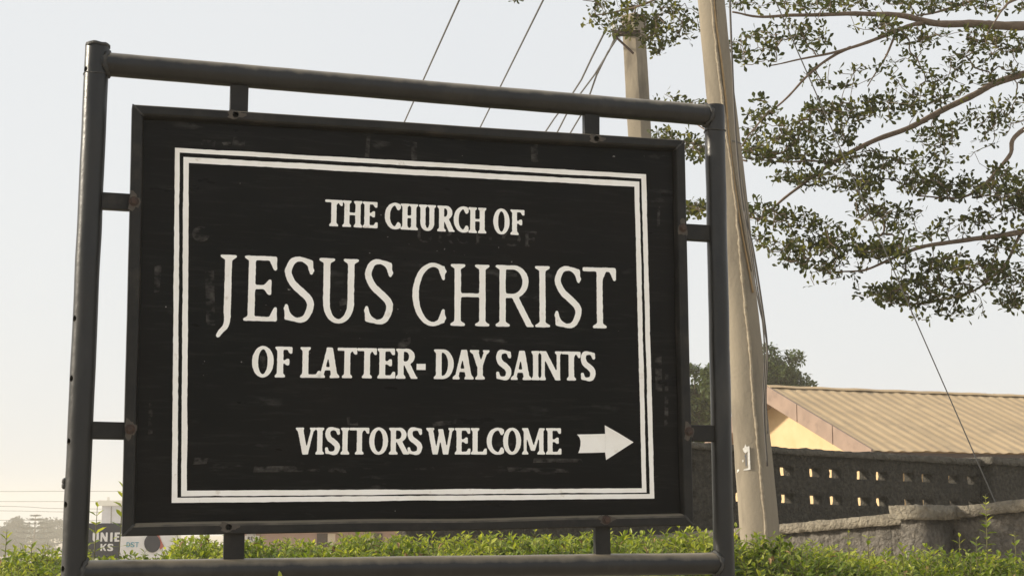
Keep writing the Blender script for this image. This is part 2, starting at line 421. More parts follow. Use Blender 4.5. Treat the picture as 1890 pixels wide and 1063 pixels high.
# open bolt holes and bolts in the angle iron
for (px, py), k in (((435, 212), 0), ((1101, 256.5), 0), ((422, 972), 2)):
    u, v = on_sign(px, py, FO); c = MB(); c.tube([S(u, v, FO + .01), S(u, v, FO - .019)], .0078, 7); cut(bars[k], [c.build('drill', 'bore', sign)])
for px, py in ((247, 372), (240, 792), (1260, 421), (1271, 796), (1119, 958.5), (435, 212), (1101, 256.5), (422, 972)):
    u, v = on_sign(px, py, FO); hole = (px in (435, 1101, 422))
    mb = MB(); pts = []
    R = .017
    for k in range(18):
        t = 2 * math.pi * k / 18; rr = R * (1 + .25 * math.sin(3 * t + px) + .12 * math.sin(7 * t))
        pts.append((rr * math.cos(t) * (1.35 if py < 300 or py > 950 else .8), rr * math.sin(t) * (.65 if py < 300 or py > 950 else 1.4)))
    inner = [(.0082 * math.cos(2 * math.pi * k / 18), .0082 * math.sin(2 * math.pi * k / 18)) for k in range(18)]
    ring = [S(u + a, v + b, FO + .0009) for a, b in pts] + [S(u + a, v + b, FO + .0012) for a, b in inner]
    mb.add(ring, [(k, (k + 1) % 18, 18 + (k + 1) % 18, 18 + k) for k in range(18)])
    mb.build('worn_patch', 'bare_patch', sign)
    if not hole:
        mb = MB(); mb.tube([S(u, v, FO - .002), S(u, v, FO + .0075), S(u, v, FO + .009)], [.0085, .0085, .006], 6)
        mb.tube([S(u, v, FO - .001), S(u, v, FO + .0022)], .0125, 16)
        mb.build('bolt', 'rust', sign)

# ------------------------------------------------------------------ lettering (painted, a film proud of the panel)
def inpoly(X, Y, pts):
    r = np.zeros(X.shape, bool); n = len(pts)
    for i in range(n):
        (x1, y1), (x2, y2) = pts[i], pts[(i + 1) % n]
        if y1 == y2: continue
        c = ((y1 > Y) != (y2 > Y)) & (X < (x2 - x1) * (Y - y1) / (y2 - y1) + x1); r ^= c
    return r
class Glyph:
    def __init__(g, w, st, pad=.06, n=40, low=0.0):
        g.w = w; g.s, g.t, g.q, g.e, g.k, g.d = st
        g.c = 1.0 / n; ss = 3
        g.x0, g.y0 = -pad, -pad - low
        g.nx = int((w + 2 * pad) / g.c) + 1; g.ny = int((1 + 2 * pad + low) / g.c) + 1; g.ss = ss
        xs = g.x0 + (np.arange(g.nx * ss) + .5) * g.c / ss - g.c / 2; ys = g.y0 + (np.arange(g.ny * ss) + .5) * g.c / ss - g.c / 2
        g.X, g.Y = np.meshgrid(xs, ys); g.M = np.zeros(g.X.shape, bool)
    def poly(g, *pts): g.M |= inpoly(g.X, g.Y, pts)
    def stroke(g, pts, ws, lo=None, hi=None, xhi=None):
        D = np.zeros(g.X.shape, bool)
        for i in range(len(pts) - 1):
            (x1, y1), (x2, y2) = pts[i], pts[i + 1]; dx, dy = x2 - x1, y2 - y1; l2 = dx * dx + dy * dy + 1e-12
            t = np.clip(((g.X - x1) * dx + (g.Y - y1) * dy) / l2, 0, 1)
            D |= np.hypot(g.X - x1 - t * dx, g.Y - y1 - t * dy) < (ws[i] + (ws[i + 1] - ws[i]) * t) / 2
        if lo is not None: D &= g.Y >= lo
        if hi is not None: D &= g.Y <= hi
        if xhi is not None: D &= g.X <= xhi
        g.M |= D
    def serif(g, xc, y, sg, sw, eL=None, eR=None):
        eL = g.e if eL is None else eL; eR = g.e if eR is None else eR; q = g.q
        if eL == 0 and eR == 0: return
        h = sw / 2
        g.poly((xc - h - eL, y), (xc + h + eR, y), (xc + h + eR * .92, y + sg * q), (xc + h, y + sg * q * 2.1), (xc - h, y + sg * q * 2.1), (xc - h - eL * .92, y + sg * q))
    def stem(g, xc, y0=0., y1=1., top=True, bot=True, sw=None, **kw):
        sw = sw or g.s; h = sw / 2
        g.poly((xc - h, y0), (xc + h, y0), (xc + h, y1), (xc - h, y1))
        if bot: g.serif(xc, y0, 1, sw, **kw)
        if top: g.serif(xc, y1, -1, sw, **kw)
    def diag(g, xa, ya, xb, yb, sw):                  # slanted stroke of horizontal width sw
        h = sw / 2; g.poly((xa - h, ya), (xa + h, ya), (xb + h, yb), (xb - h, yb))
    def bar(g, y, x0, x1, up=0, dn=0, left=False):
        h, k, f = g.t / 2, g.k, .07
        a, b = (x0, x1) if not left else (x1, x0); sg = -1 if left else 1
        pts = [(a, y - h)] + ([(b - sg * (k + f), y - h), (b - sg * k, y - h - dn), (b, y - h - dn)] if dn else [(b, y - h)])
        pts += ([(b, y + h + up), (b - sg * k, y + h + up), (b - sg * (k + f), y + h)] if up else [(b, y + h)]) + [(a, y + h)]
        g.poly(*pts)
    def arc(g, cx, cy, rx, ry, a0, a1, wv, wh):
        n = 40; pts, ws = [], []
        for i in range(n + 1):
            a = math.radians(a0 + (a1 - a0) * i / n); pts.append((cx + rx * math.cos(a), cy + ry * math.sin(a)))
            ws.append(wh + (wv - wh) * abs(math.cos(a)) ** 1.3)
        g.stroke(pts, ws)
    def draw(g, ch):
        w, s, t, q, e, k, d = g.w, g.s, g.t, g.q, g.e, g.k, g.d; x1 = e + s / 2; x2 = w - e - s / 2
        if ch == 'I': g.stem(w / 2, eL=(w - s) / 2, eR=(w - s) / 2)
        elif ch == 'H': g.stem(x1); g.stem(x2); g.poly((x1, .5 - t / 2), (x2, .5 - t / 2), (x2, .5 + t / 2), (x1, .5 + t / 2))
        elif ch == 'E':
            g.stem(x1, eR=0); g.bar(1 - t / 2, x1, w * .97, dn=d); g.bar(.52, x1, w * .82, up=d * .55, dn=d * .55); g.bar(t / 2, x1, w, up=d)
        elif ch == 'F':
            g.stem(x1, top=False); g.serif(x1, 1, -1, s, eR=0); g.bar(1 - t / 2, x1, w, dn=d); g.bar(.5, x1, w * .84, up=d * .5, dn=d * .5)
        elif ch == 'T':
            g.stem(w / 2, top=False); g.bar(1 - t / 2, w / 2, w, dn=d); g.bar(1 - t / 2, w / 2, 0, dn=d, left=True)
            g.poly((0, 1), (w, 1), (w, 1 - t), (0, 1 - t))
        elif ch == 'L': g.stem(x1, top=True, bot=False); g.serif(x1, 0, 1, s, eR=0); g.bar(t / 2, x1, w, up=d)
        elif ch == 'O': g.arc(w / 2, .5, w / 2 - s / 2, .51 - t / 2, 0, 360, s, t)
        elif ch == 'C':
            rx = w * .54; g.arc(rx + s / 2 - .005, .5, rx, .51 - t / 2, 52, 308, s, t)
            g.poly((w, .955), (w, .955 - d - t), (w - k, .955 - d - t), (w - k - .07, 1 - t * 1.2), (w - k - .12, 1.0))
            g.poly((w, .045), (w, .045 + d + t), (w - k, .045 + d + t), (w - k - .07, t * 1.2), (w - k - .12, 0))
        elif ch == 'D':
            g.stem(x1, eR=0); cx = w * .42; g.bar(1 - t / 2, x1, cx + .02); g.bar(t / 2, x1, cx + .02)
            g.arc(cx, .5, w - s / 2 - cx, .5 - t / 2, -90, 90, s, t)
        elif ch == 'R':
            g.stem(x1, top=False); g.serif(x1, 1, -1, s, eR=0); cx = w * .46; xr = w * .86; cyb = .735
            g.bar(1 - t / 2, x1, cx + .02); g.bar(.47 + t / 2, x1, cx + .02)
            g.arc(cx, cyb, xr - s / 2 - cx, .265 - t / 2, -90, 90, s, t)
            g.diag(w * .50, .50, w - s * .62, 0, s * 1.12); g.poly((w - s * 1.1, 0), (w, 0), (w, q * .8), (w - s * .5, q * 1.4))
        elif ch == 'S':
            xl, xr = s * .5, w - s * .5
            c = [(w - k * .6, .80), (w * .78, .915), (w * .52, 1.005 - t / 2), (w * .26, .955 - t * .3), (xl + .0, .77), (w * .28, .595), (w * .56, .475), (xr - w * .03, .345), (xr, .215), (w * .72, .04 + t * .35), (w * .46, t / 2 - .005), (w * .22, .085), (k * .6, .20)]
            pts = bezier_pts([Vector((x, y, 0)) for x, y in c], 6); m = len(pts); ws = []
            for i in range(m):
                u = i / (m - 1); ws.append(t + (s * 1.06 - t) * max(0, math.sin(math.pi * min(1, max(0, (u - .16) / .68)))) ** .6)
            g.stroke([(p.x, p.y) for p in pts], ws)
            g.poly((w - .015, .955), (w - .015, .955 - d - t), (w - k - .015, .955 - d - t), (w - k - .07, 1 - t * 1.2), (w * .6, 1.0))
            g.poly((0.01, .035), (0.01, .05 + d + t), (k + .01, .05 + d + t), (k + .06, t * 1.2), (w * .36, 0.005))
        elif ch == 'U':
            g.stem(x1, .3, 1, bot=False); g.stem(x2, .3, 1, bot=False, sw=s * .95); g.arc(w / 2, .31, w / 2 - x1, .32 - t / 2, 180, 360, s, t)
        elif ch == 'J':
            xc = w - e - s / 2; g.stem(xc, .1, 1, bot=False)
            pts = bezier_pts([Vector((a, b, 0)) for a, b in ((xc, .15), (xc, .0), (xc - .02, -.09), (xc - .09, -.175), (.03, -.235))], 6)
            m = len(pts); g.stroke([(p.x, p.y) for p in pts], [s + (t * .9 - s) * (i / (m - 1)) for i in range(m)])
        elif ch == 'A':
            g.diag(w / 2 - .01, 1, e + s * .25, 0, t * 1.15); g.diag(w / 2 + .02, 1, w - e - s * .5, 0, s * 1.05)
            g.poly((w * .25, .25), (w * .76, .25), (w * .72, .25 + t), (w * .28, .25 + t))
            g.serif(e + s * .25, 0, 1, s * .55); g.serif(w - e - s * .5, 0, 1, s * .95)
        elif ch == 'V':
            g.diag(e + s * .5, 1, w / 2 - .01, 0, s * 1.08); g.diag(w - e - s * .3, 1, w / 2 + .03, 0, t * 1.1)
            g.serif(e + s * .5, 1, -1, s * .95); g.serif(w - e - s * .3, 1, -1, s * .5)
        elif ch == 'W':
            a, b = w * .33, w * .70
            g.diag(e + s * .4, 1, a - .02, 0, s * 1.0); g.diag(w * .52, .95, a + .03, 0, t * 1.05); g.diag(w * .50, .95, b - .02, 0, s * 1.0)
            g.diag(w - e - s * .3, 1, b + .03, 0, t * 1.05); g.serif(e + s * .4, 1, -1, s * .9); g.serif(w - e - s * .3, 1, -1, s * .5)
        elif ch == 'Y':
            g.diag(e + s * .45, 1, w / 2, .42, s * 1.1); g.diag(w - e - s * .35, 1, w / 2 + .02, .42, t * 1.2); g.stem(w / 2, 0, .46, top=False)
            g.serif(e + s * .45, 1, -1, s * .95); g.serif(w - e - s * .35, 1, -1, s * .5)
        elif ch == 'N':
            v = max(t * 1.05, s * .62); g.stem(e + v / 2, sw=v, eR=e * .6); g.stem(w - e - v / 2, sw=v, bot=False); g.diag(e + v * .55, 1, w - e - v * .6, 0, s * 1.05)
        elif ch == 'M':
            v = max(t, s * .6); g.stem(e + v / 2, sw=v, top=False); g.stem(w - e - s * .45, sw=s * .9, top=False)
            g.diag(e + v * .7, 1, w * .48, .14, s * .9); g.diag(w - e - s * .6, 1, w * .50, .14, t * 1.0)
            g.serif(e + v / 2, 1, -1, v, eR=0); g.serif(w - e - s * .45, 1, -1, s * .8, eL=0)
        elif ch == 'K':
            g.stem(x1); g.diag(w - e - s * .4, 1, x1 + s * .3, .42, t * 1.3); g.diag(w * .42, .55, w - s * .6, 0, s * 1.1)
        elif ch == '-': g.poly((0, 0), (w, .02), (w, 1), (0, .97))
    def mesh(g, put, seed, wobble=.10):
        ss = g.ss; F = g.M.reshape(g.ny, ss, g.nx, ss).mean(axis=(1, 3)).astype(float)
        B = np.pad(F, 1); F = (B[1:-1, 1:-1] * 4 + (B[:-2, 1:-1] + B[2:, 1:-1] + B[1:-1, :-2] + B[1:-1, 2:]) * 2 + B[:-2, :-2] + B[:-2, 2:] + B[2:, :-2] + B[2:, 2:]) / 16
        if wobble:
            for j in range(g.ny):
                for i in range(g.nx):
                    if .02 < F[j, i] < .98: F[j, i] += wobble * 1.6 * mnoise.noise(Vector((i * .23 + seed * 7.1, j * .23, seed))) + wobble * mnoise.noise(Vector((i * .7, j * .7, seed * 3.3)))
        F[0] = F[-1] = 0; F[:, 0] = F[:, -1] = 0
        mb = MB(); I = F > .5; pos = lambda i, j: (g.x0 + i * g.c, g.y0 + j * g.c); idx = {}
        def vid(x, y):
            key = (round(x, 5), round(y, 5))
            if key not in idx: idx[key] = len(mb.v); mb.v.append(tuple(put(x, y)))
            return idx[key]
        for j in range(g.ny - 1):
            run = None
            for i in range(g.nx):
                full = i < g.nx - 1 and I[j, i] and I[j, i + 1] and I[j + 1, i] and I[j + 1, i + 1]
                if full:
                    if run is None: run = i
                    continue
                if run is not None:
                    a, b = pos(run, j), pos(i, j + 1); mb.f.append((vid(*a), vid(b[0], a[1]), vid(*b), vid(a[0], b[1]))); run = None
                if i == g.nx - 1: continue
                cs = [(i, j), (i + 1, j), (i + 1, j + 1), (i, j + 1)]; ins = [I[q_[1], q_[0]] for q_ in cs]
                if not any(ins): continue
                pl = []
                for m in range(4):
                    A, Bc = cs[m], cs[(m + 1) % 4]
                    if ins[m]: pl.append(vid(*pos(*A)))
                    if ins[m] != ins[(m + 1) % 4]:
                        fa, fb = F[A[1], A[0]], F[Bc[1], Bc[0]]; tt = (.5 - fa) / (fb - fa); pa, pb = pos(*A), pos(*Bc)
                        pl.append(vid(pa[0] + (pb[0] - pa[0]) * tt, pa[1] + (pb[1] - pa[1]) * tt))
                pl = [v for m, v in enumerate(pl) if v != pl[m - 1]]
                if len(pl) > 2: mb.f.append(tuple(pl))
        return mb
BOLD = (.195, .102, .062, .072, .088, .12); REG = (.104, .066, .036, .075, .045, .155)
PAINT = PO + .0012
def text_line(org, sc, glyphs, top, bot, st, n, matname='sign_white', off=PAINT, wobble=.085):
    lerp = lambda l, x: l[0][1] + (l[1][1] - l[0][1]) * (x - l[0][0]) / (l[1][0] - l[0][0])
    for k, (ch, a, b) in enumerate(glyphs):
        xm = (a + b) / 2; yt, yb = lerp(top, xm), lerp(bot, xm)
        if ch == '-': yt, yb = 165, 196
        px = lambda x: org[0] + x / sc
        py = lambda y: org[1] + y / sc
        ym = py((yt + yb) / 2); u0, u1 = on_sign(px(a), ym, off)[0], on_sign(px(b), ym, off)[0]
        v1, v0 = on_sign(px(xm), py(yt), off)[1], on_sign(px(xm), py(yb), off)[1]
        h = v1 - v0; wd = (u1 - u0) / h; slope = (on_sign(px(b), py(lerp(bot, b)), off)[1] - on_sign(px(a), py(lerp(bot, a)), off)[1]) / (u1 - u0)
        if ch == '-': slope = 0
        g = Glyph(wd, st, n=n, low=.3 if ch == 'J' else 0); g.draw(ch)
        mb = g.mesh(lambda x, y: S(u0 + x * h, v0 + y * h + (x - wd / 2) * h * slope, off), seed=k + n + ord(ch) * .13, wobble=wobble)
        mb.build('letter', matname, panel)
L1 = [('T', 170, 308), ('H', 306, 464), ('E', 464, 584), ('C', 640, 755), ('H', 762, 900), ('U', 904, 1042), ('R', 1050, 1188), ('C', 1180, 1290), ('H', 1295, 1436), ('O', 1490, 1618), ('F', 1624, 1735)]
text_line((560, 340), 4.252, L1, ((170, 119), (1735, 204)), ((240, 330), (1660, 398)), BOLD, 44)
J1 = [('J', 6, 168), ('E', 228, 520), ('S', 578, 828), ('U', 868, 1214), ('S', 1262, 1502)]
text_line((400, 450), 4.6225, J1, ((100, 95), (1400, 138)), ((100, 652), (1400, 682)), REG, 64)
J2 = [('C', 97, 360), ('H', 402, 727), ('R', 770, 1087), ('I', 1092, 1222), ('S', 1257, 1472), ('T', 1487, 1760)]
text_line((740, 450), 4.4286, J2, ((97, 157), (1760, 197)), ((97, 664), (1700, 690)), REG, 64)
L3 = [('O', 68, 176), ('F', 182, 268), ('L', 308, 411), ('A', 396, 506), ('T', 494, 591), ('T', 592, 690), ('E', 692, 782), ('R', 784, 894), ('-', 888, 933), ('D', 974, 1073), ('A', 1068, 1174), ('Y', 1154, 1255), ('S', 1284, 1360), ('A', 1358, 1462), ('I', 1460, 1502), ('N', 1500, 1613), ('T', 1612, 1706), ('S', 1706, 1779)]
text_line((440, 610), 2.7, L3, ((68, 77), (1778, 106)), ((68, 231), (1778, 249)), BOLD, 44)
L4 = [('V', 283, 388), ('I', 384, 428), ('S', 432, 506), ('I', 509, 554), ('T', 554, 652), ('O', 652, 746), ('R', 750, 852), ('S', 842, 916), ('W', 936, 1078), ('E', 1078, 1157), ('L', 1158, 1238), ('C', 1238, 1319), ('O', 1319, 1409), ('M', 1413, 1529), ('E', 1532, 1610)]
text_line((440, 610), 2.7, L4, ((283, 482), (1610, 485)), ((283, 616), (1610, 616)), BOLD, 44)
# an older layer of letters showing faintly through the black
GH = [('U', 890, 1015), ('R', 1055, 1180), ('C', 1190, 1290), ('H', 1350, 1485), ('O', 1560, 1705), ('F', 1735, 1830)]
text_line((560, 340), 4.252, GH, ((890, 345), (1830, 372)), ((890, 455), (1830, 492)), BOLD, 30, 'board_ghost', PO + .0004, .25)
# arrow
def film(name, polys, m='sign_white', off=PAINT, parent=None):
    mb = MB()
    for pts in polys:
        mb.add([S(*on_sign(x, y, off), off) for x, y in pts], [tuple(range(len(pts)))])
    return mb.build(name, m, parent or panel)
az = lambda x, y: (1040 + x / 5.315, 760 + y / 5.315)
film('arrow', [[az(*p) for p in ((133, 220), (158, 250), (168, 285), (167, 325), (158, 370), (145, 402), (280, 400), (408, 396), (410, 300), (408, 214), (270, 218))],
               [az(*p) for p in ((408.5, 214), (410.5, 300), (408.5, 396), (418, 470), (545, 388), (687, 296), (540, 206), (405, 130))]])
# double border: two hand-painted lines
def border(o4, i4, seed):
    mb = MB(); n = 110
    for k in range(4):
        a, b, c, d = o4[k], o4[(k + 1) % 4], i4[k], i4[(k + 1) % 4]
        for i in range(n + 1):
            t = i / n; e = min(1, 12 * min(t, 1 - t))
            for (p, q_), sd_ in (((a, b), 0), ((c, d), 40)):
                x = p[0] + (q_[0] - p[0]) * t; y = p[1] + (q_[1] - p[1]) * t
                j = (1.0 * mnoise.noise(Vector((t * 9 + k * 20, seed, sd_))) + .7 * mnoise.noise(Vector((t * 60 + k * 20, seed + 5, sd_)))) * e
                if k in (0, 2): y += j
                else: x += j
                mb.v.append(tuple(S(*on_sign(x, y, PAINT), PAINT)))
        base = k * (n + 1) * 2
        for i in range(n): e = base + i * 2; mb.f.append((e, e + 1, e + 3, e + 2))
    mb.build('border_line', 'sign_white', panel)
border([(323, 273), (1192.4, 322), (1207.8, 919.5), (316.8, 927.5)], [(331.6, 281.8), (1183.8, 330), (1199.3, 911), (327.4, 918)], 1)
border([(338.6, 290), (1179.9, 335.5), (1193.3, 908.4), (334.3, 915.5)], [(348.5, 301), (1171, 344.8), (1184.9, 900.5), (344.9, 905)], 2)
# scraped streaks of older paint
for x0, y0, x1, y1 in ((470, 862, 560, 871), (560, 866, 640, 870), (745, 862, 800, 869), (938, 864, 1062, 871), (985, 848, 1075, 853), (350, 844, 383, 855), (430, 254, 452, 268), (412, 262, 424, 268), (372, 258, 396, 272), (676, 250, 682, 290), (760, 262, 772, 296), (982, 262, 992, 300), (286, 490, 296, 540), (378, 500, 398, 600), (1208, 660, 1220, 720), (1228, 690, 1236, 790), (276, 740, 284, 800), (625, 545, 648, 562), (640, 770, 662, 786), (800, 776, 842, 784), (1212, 380, 1220, 420), (480, 655, 488, 680), (700, 428, 720, 438)):
    j = lambda v_: v_ + random.uniform(-3, 3); film('scuff', [[(j(x0), j(y0)), (j(x1), j(y0)), (j(x1), j(y1)), (j(x0), j(y1))]], 'board_ghost', PO + .0005)
# blistered lumps in the board where it was patched
for px, py, r in ((371, 432, .020), (742, 626, .022), (1208, 870, .016), (1013, 508, .015), (778, 498, .016)):
    u, v = on_sign(px, py, PO); mb = MB(); rings = 5; m = 16
    for a in range(rings):
        rr = r * (1 - a / rings)
        for b in range(m):
            t = 2 * math.pi * b / m; p = S(u + rr * math.cos(t) * 1.1, v + rr * math.sin(t), PO + .0003 + .0006 * math.sin(a / rings * 1.5)); mb.v.append(tuple(wob(p, 110, .0003 * (a > 0), px)))
    for a in range(rings - 1):
        for b in range(m): e = a * m; mb.f.append((e + b, e + (b + 1) % m, e + m + (b + 1) % m, e + m + b))
    mb.f.append(tuple((rings - 1) * m + b for b in range(m)))
    mb.build('paint_blister', 'board_ghost', panel, smooth=True)

# ------------------------------------------------------------------ hedge
def hedge_top(px):                                    # photo row of the hedge's top edge
    xs = [-400, 0, 40, 115, 200, 310, 345, 460, 620, 760, 900, 1060, 1200, 1300, 1380, 1480, 1600, 1750, 1890, 2300]
    ys = [1015, 1018, 1012, 1014, 1034, 1026, 988, 987, 1000, 996, 986, 984, 988, 992, 996, 1008, 1020, 1032, 1030, 1032]
    return float(np.interp(px, xs, ys))
hedge = empty('hedge', P(945, 1000, 6.2) * Vector((1, 1, 0)) if False else Vector((0, 6.2, 0)), 'bright green leafy hedge running behind the black sign', 'hedge')
def hedge_z(x, y):
    px = CX + FPX * x / (y * math.cos(TH) + .0)
    return zat(y, hedge_top(px))
leaf = MB(); stems = MB()
def shoot(base, h, lean, npairs, Lf, tone0, mbL, mbS, rs=.0016, spread=1.0):
    d = (Vector((0, 0, 1)) + lean).normalized(); top = base + d * h
    mbS.tube([base, base.lerp(top, .5) + lean * .01, top], [rs, rs * .8, rs * .5], 4, cap=False)
    a0 = random.random() * 6.28
    for i in range(npairs):
        f = (i + .5) / npairs; p = base.lerp(top, .12 + .86 * f); a = a0 + (i % 2) * 1.57 + random.uniform(-.3, .3)
        for s in (0, math.pi):
            out_ = Vector((math.cos(a + s), math.sin(a + s), 0)); el = math.radians(random.uniform(5, 45) + 25 * f)
            dd = (out_ * math.cos(el) * spread + d * math.sin(el)).normalized()
            l = Lf * random.uniform(.7, 1.15) * (1 - .45 * max(0, f - .6) / .4)
            add_leaf(leaf if mbL is None else mbL, p, dd, d, l, l * random.uniform(.34, .48), min(1, max(0, tone0 + .30 * (f - .5) + random.gauss(0, .17))), fold=random.uniform(.1, .5), droop=random.uniform(.05, .45))
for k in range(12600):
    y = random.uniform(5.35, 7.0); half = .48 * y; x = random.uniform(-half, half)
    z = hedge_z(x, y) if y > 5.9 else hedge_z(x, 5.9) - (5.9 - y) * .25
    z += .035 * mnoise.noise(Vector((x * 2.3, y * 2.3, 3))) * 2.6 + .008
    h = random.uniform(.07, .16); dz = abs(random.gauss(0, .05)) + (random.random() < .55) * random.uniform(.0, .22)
    # inner shade put into leaf tone: deeper shoots go darker, clumps vary by noise
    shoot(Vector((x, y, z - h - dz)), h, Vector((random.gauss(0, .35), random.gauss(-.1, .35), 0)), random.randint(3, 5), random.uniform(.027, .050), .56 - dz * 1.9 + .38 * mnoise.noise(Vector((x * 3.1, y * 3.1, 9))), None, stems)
# long loose shoots that stand above the clipped top
TALL = [(176, 925, 6.0, 1040, 6), (222, 888, 6.0, 1035, 7), (12, 978, 6.0, 1030, 4), (1826, 912, 6.0, 1050, 11), (1570, 976, 6.0, 1030, 4), (1606, 986, 6.0, 1030, 3), (1668, 1000, 6.0, 1040, 3),
        (1775, 984, 6.0, 1040, 4), (1806, 990, 6.1, 1040, 4), (1878, 980, 6.1, 1040, 3), (1440, 985, 6.0, 1030, 4), (1400, 980, 6.1, 1020, 4), (1361, 966, 6.2, 1020, 4), (1278, 972, 6.2, 1010, 3),
        (635, 985, 6.2, 1020, 3), (990, 975, 6.2, 1010, 3), (800, 980, 6.1, 1010, 3), (60, 1000, 6.1, 1030, 3), (1720, 1008, 6, 1040, 3)]
for px, py, Y, pyb, n in TALL:
    t, b = P(px, py, Y), P(px - 3, pyb, Y); L_ = t - b; mbl = MB(); mbs = MB()
    slim = px in (176, 222)
    shoot(b, L_.z, Vector((.02, 0, 0)), n, .054 if slim else .040, .62, mbl, mbs, .0022, .9 if not slim else 1.1)
    s = mbs.build('shoot', 'hedge_stem', hedge)
    for q_ in range(len(mbl.f) // 6):
        one = MB(); one.v = mbl.v[q_ * 8:q_ * 8 + 8]; one.f = [tuple(i - q_ * 8 for i in f) for f in mbl.f[q_ * 6:q_ * 6 + 6]]; one.t = mbl.t[q_ * 6:q_ * 6 + 6]; one.build('leaf', 'hedge_leaf', s)
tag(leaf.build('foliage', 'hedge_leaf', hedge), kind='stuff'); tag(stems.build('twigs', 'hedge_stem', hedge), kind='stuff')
# inner thicket toned dark as shade inside, and the woody stems down to the ground
inner = MB()
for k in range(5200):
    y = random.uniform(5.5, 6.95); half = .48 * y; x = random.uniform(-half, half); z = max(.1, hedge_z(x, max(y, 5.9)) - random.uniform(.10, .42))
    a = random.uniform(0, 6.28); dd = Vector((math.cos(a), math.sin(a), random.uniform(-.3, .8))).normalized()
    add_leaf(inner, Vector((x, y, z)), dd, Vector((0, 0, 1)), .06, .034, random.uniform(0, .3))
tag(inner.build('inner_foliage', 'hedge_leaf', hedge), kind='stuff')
dry = MB()
for k in range(170):
    y = random.uniform(5.4, 6.6); x = random.uniform(-.42 * y, .42 * y); z = hedge_z(x, max(y, 5.9)) - abs(random.gauss(0, .07)); a = random.uniform(0, 6.28)
    add_leaf(dry, Vector((x, y, z)), Vector((math.cos(a), math.sin(a), random.uniform(-.8, .6))).normalized(), Vector((0, 0, 1)), .034, .014, .5, fold=.6, droop=.5)
tag(dry.build('dry_leaves', 'dry_leaf', hedge), kind='stuff')
wood = MB()
for k in range(90):
    x = random.uniform(-2.7, 2.7); y = random.uniform(5.8, 6.7); z = hedge_z(x, y) - .12
    wood.tube([Vector((x, y, -.02)), Vector((x + random.gauss(0, .05), y, z * .5)), Vector((x + random.gauss(0, .12), y + random.gauss(0, .1), z))], [.014, .009, .004], 5)
wood.build('woody_stems', 'twig', hedge)
# a seedling just in front of the bottom rail
sp = MB(); ss_ = MB()
weed = empty('seedling', Vector((P(520, 1060, 3.62).x, 3.62, 0)), 'thin seedling whose pale leaf tip pokes up before the bottom rail', 'plant')
tp = P(518, 1057, 3.62)
ss_.tube([Vector((tp.x, 3.62, -.01)), Vector((tp.x + .02, 3.62, .8)), tp - Vector((0, 0, .012))], [.004, .003, .0012], 6)
ss_.build('stem', 'hedge_stem', weed)
add_leaf(sp, tp - Vector((0, 0, .02)), Vector((-.1, 0, 1)).normalized(), Vector((.5, -1, 0)).normalized(), .026, .012, .75)
for k in range(10):
    z = .5 + .09 * k; a = k * 2.2; add_leaf(sp, Vector((tp.x + .01, 3.62, z)), Vector((math.cos(a), math.sin(a) * .5, .5)).normalized(), Vector((0, 0, 1)), .05, .02, .6)
sp.build('leaves', 'hedge_leaf', weed)

# ------------------------------------------------------------------ concrete poles
def section(fx, r=.0):
    return [(-.5, .06), (-.485, -.08), (-.42, -.2), (-.31, -.3), (-.16, -.375), (fx, -.405), (.3, -.19), (.44, -.05), (.5, .05), (.47, .16), (.3, .31), (.06, .42), (-.16, .40), (-.36, .28)]
def section_sq(fx):
    return [(-.5, -.05), (-.47, -.09), (fx - .05, -.40), (fx, -.42), (fx + .05, -.40), (.47, -.06), (.5, -.02), (.47, .03), (.08, .42), (0, .44), (-.06, .42), (-.46, .03)]
def pole(name, rows, Y, sec, label, ztop):
    """rows: (py, left px, right px, seam fraction)"""
    base = P((rows[-1][1] + rows[-1][2]) / 2, rows[-1][0], Y); root = empty(name, Vector((base.x, Y, 0)), label, 'utility pole', 'concrete utility poles')
    st = []
    for py, a, b, f in rows:
        l, r_ = P(a, py, Y), P(b, py, Y); st.append(((l + r_) / 2, r_.x - l.x, f - .5))
    st.sort(key=lambda t: t[0].z)
    d0 = (st[1][0] - st[0][0]); k = (st[0][0].z + .05) / d0.z; st.insert(0, (st[0][0] - d0 * k, st[0][1] * 1.04, st[0][2]))
    d1 = (st[-1][0] - st[1][0]) / (st[-1][0].z - st[1][0].z)
    if ztop > st[-1][0].z: st.append((st[-1][0] + d1 * (ztop - st[-1][0].z), st[-1][1] * .8, st[-1][2]))
    fine = []
    for i in range(len(st) - 1):
        m = max(1, int((st[i + 1][0].z - st[i][0].z) / .12))
        for j in range(m): t = j / m; fine.append((st[i][0].lerp(st[i + 1][0], t), st[i][1] * (1 - t) + st[i + 1][1] * t, st[i][2] * (1 - t) + st[i + 1][2] * t))
    fine.append(st[-1])
    mb = MB(); n = len(sec(0)); seam = []
    for c, wd, f in fine:
        for x, y in sec(f): mb.v.append(tuple(wob((c.x + x * wd, c.y + y * wd, c.z), 6, .004, 4)))
        seam.append(Vector((c.x + f * wd, c.y - .405 * wd, c.z)))
    for i in range(len(fine) - 1):
        for k in range(n): q_ = i * n; mb.f.append((q_ + k, q_ + (k + 1) % n, q_ + n + (k + 1) % n, q_ + n + k))
    mb.f.append(tuple(range(n))); mb.f.append(tuple(range(len(fine) * n - n, len(fine) * n)))
    o = mb.build('shaft', 'concrete', root); smooth_angle(o, 28)
    return root, seam, fine
FY = 11.0
pf, seam, ffine = pole('concrete_pole', [(0, 1288, 1338, .44), (130, 1299.5, 1351, .45), (200, 1306, 1360, .47), (330, 1318, 1376, .52), (400, 1324, 1384, .54), (520, 1332, 1394, .56), (640, 1342, 1408, .57), (740, 1349, 1415, .57), (830, 1355, 1425, .57), (925, 1362, 1434, .58), (985, 1366, 1440, .58)], FY, section,
                  'leaning weathered concrete pole with cables and a torn white paper stuck on it', 8.2)
